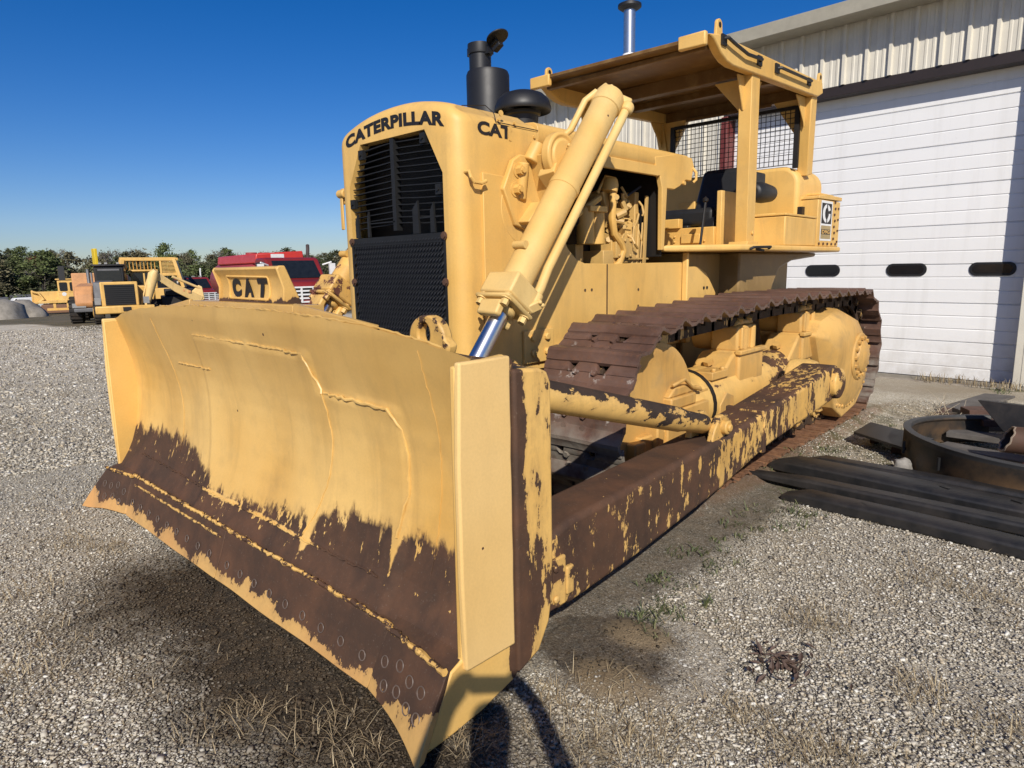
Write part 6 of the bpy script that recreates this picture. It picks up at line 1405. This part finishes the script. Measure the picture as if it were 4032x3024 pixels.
# ================================================================== THE PERSON WHOSE SHADOW FALLS BY THE BLADE
def person():
    fwd=Vector((-math.sin(R(43.4)),math.cos(R(43.4)),0)); rt_=Vector((fwd.y,-fwd.x,0)); base=Vector((CAM.x,CAM.y,0))-fwd*.30-rt_*.075
    def P(r,f,z): return base+rt_*r+fwd*f+Vector((0,0,z))
    J={'pel':(P(0,-.04,.98),.14),'wa':(P(0,-.02,1.12),.13),'ch':(P(0,-.02,1.35),.16),'ne':(P(0,0,1.51),.062),'hd0':(P(0,.02,1.60),.074),'hd1':(P(0,.02,1.70),.092),'hd2':(P(0,.01,1.80),.070),
     'hl':(P(-.10,-.04,.92),.10),'kl':(P(-.12,.0,.50),.065),'al':(P(-.13,-.05,.10),.045),'fl':(P(-.14,.09,.04),.035),
     'hr':(P(.10,-.04,.92),.10),'kr':(P(.12,.0,.50),.065),'ar':(P(.14,-.05,.10),.045),'fr':(P(.16,.09,.04),.035),
     'sr':(P(.19,-.01,1.47),.066),'er':(P(.285,.14,1.36),.045),'wr':(P(.165,.25,1.64),.036),'mr':(P(.118,.262,1.70),.042),
     'sl':(P(-.19,-.01,1.47),.066),'el':(P(-.265,.14,1.36),.045),'wl':(P(-.155,.25,1.64),.036),'ml':(P(-.118,.262,1.70),.042)}
    E=[('pel','wa'),('wa','ch'),('ch','ne'),('ne','hd0'),('hd0','hd1'),('hd1','hd2'),('pel','hl'),('hl','kl'),('kl','al'),('al','fl'),('pel','hr'),('hr','kr'),('kr','ar'),('ar','fr'),('ch','sr'),('sr','er'),('er','wr'),('wr','mr'),('ch','sl'),('sl','el'),('el','wl'),('wl','ml')]
    for side,mm,sx in (('r','mr',1),('l','ml',-1)):
        c=J[mm][0]
        for i in range(4):
            a='f%s%d'%(side,i); J[a]=(c-rt_*sx*.01+fwd*.004+Vector((0,0,.048-.019*i)),.010); J[a+'t']=(c-rt_*sx*.055+fwd*.008+Vector((0,0,.050-.020*i)),.008); E+=[(mm,a),(a,a+'t')]
        a='t'+side; J[a]=(c-rt_*sx*.035-fwd*.02+Vector((0,0,-.015)),.011); E.append((mm,a))
    keys=list(J); me=bpy.data.meshes.new('person'); me.from_pydata([J[k][0]-base for k in keys],[(keys.index(a),keys.index(b)) for a,b in E],[])
    o=bpy.data.objects.new('person',me); COL.objects.link(o); o.location=base
    m=o.modifiers.new('skin','SKIN'); m.use_smooth_shade=True; sk=me.skin_vertices[0].data
    for i,k in enumerate(keys): sk[i].radius=(J[k][1],J[k][1]); sk[i].use_root=(k=='pel')
    sb=o.modifiers.new('sub','SUBSURF'); sb.levels=2; sb.render_levels=2
    me.materials.append(simple('dark_work_clothes',(.045,.05,.065),.85,var=.3))
    tag(o,'person in dark clothes holding up a phone with both hands beside the bulldozer blade','person')
    ph=MB(); c=P(.0,.282,1.695); ph.hexa([c+rt_*a+fwd*b+Vector((0,0,d)) for d in (-.038,.038) for a,b in ((-.078,-.004),(.078,-.004),(.078,.004),(-.078,.004))])
    q=ph.build('phone',M['black'],None,bevel=.003); tag(q,'dark phone held sideways in both raised hands of the person','phone')
person()
# ================================================================== LIGHT AND CAMERA
SUND=Vector((-.572,.590,-.565)).normalized()
w=bpy.data.worlds.new('World'); S.world=w; w.use_nodes=True; nt=w.node_tree; nt.nodes.clear()
bg=nt.nodes.new('ShaderNodeBackground'); sk=nt.nodes.new('ShaderNodeTexSky'); ou=nt.nodes.new('ShaderNodeOutputWorld'); hs=nt.nodes.new('ShaderNodeHueSaturation')
sk.sky_type='NISHITA'; sk.sun_disc=False; sk.sun_elevation=math.asin(-SUND.z); sk.sun_rotation=math.atan2(-SUND.x,-SUND.y); sk.altitude=200; sk.air_density=1.0; sk.dust_density=.25; sk.ozone_density=2.2
hs.inputs['Saturation'].default_value=1.48
tm=nt.nodes.new('ShaderNodeMix'); tm.data_type='RGBA'; tm.blend_type='MULTIPLY'; tm.inputs[0].default_value=1; tm.inputs[7].default_value=(.95,1.03,1.44,1)
nt.links.new(sk.outputs[0],hs.inputs['Color']); nt.links.new(hs.outputs[0],tm.inputs[6]); nt.links.new(tm.outputs[2],bg.inputs[0]); nt.links.new(bg.outputs[0],ou.inputs[0]); bg.inputs[1].default_value=.062
sl=bpy.data.lights.new('sun','SUN'); sl.energy=5.0; sl.angle=R(.53); sl.color=(1.0,.935,.84); so=bpy.data.objects.new('sun',sl); COL.objects.link(so); so.rotation_euler=SUND.to_track_quat('-Z','Y').to_euler(); so.location=(10,-10,12)
cd=bpy.data.cameras.new('camera'); cd.sensor_fit='HORIZONTAL'; cd.sensor_width=36; cd.lens=2600.3/4032*36; cd.clip_end=3000; cd.clip_start=.05
co=bpy.data.objects.new('camera',cd); COL.objects.link(co); co.location=CAM
yaw,pit,rol=R(43.442),R(9.956),R(-1.102)
f=Vector((-math.sin(yaw)*math.cos(pit),math.cos(yaw)*math.cos(pit),-math.sin(pit))); r0=Vector((math.cos(yaw),math.sin(yaw),0)); u0=r0.cross(f)
rr=r0*math.cos(rol)+u0*math.sin(rol); uu=-r0*math.sin(rol)+u0*math.cos(rol)
co.rotation_euler=Matrix((rr,uu,-f)).transposed().to_euler(); S.camera=co
S.view_settings.view_transform='Standard'; S.view_settings.look='None'; S.view_settings.exposure=0; S.view_settings.gamma=1
S.render.engine='CYCLES'
S.cycles.max_bounces=5; S.cycles.diffuse_bounces=2; S.cycles.glossy_bounces=2
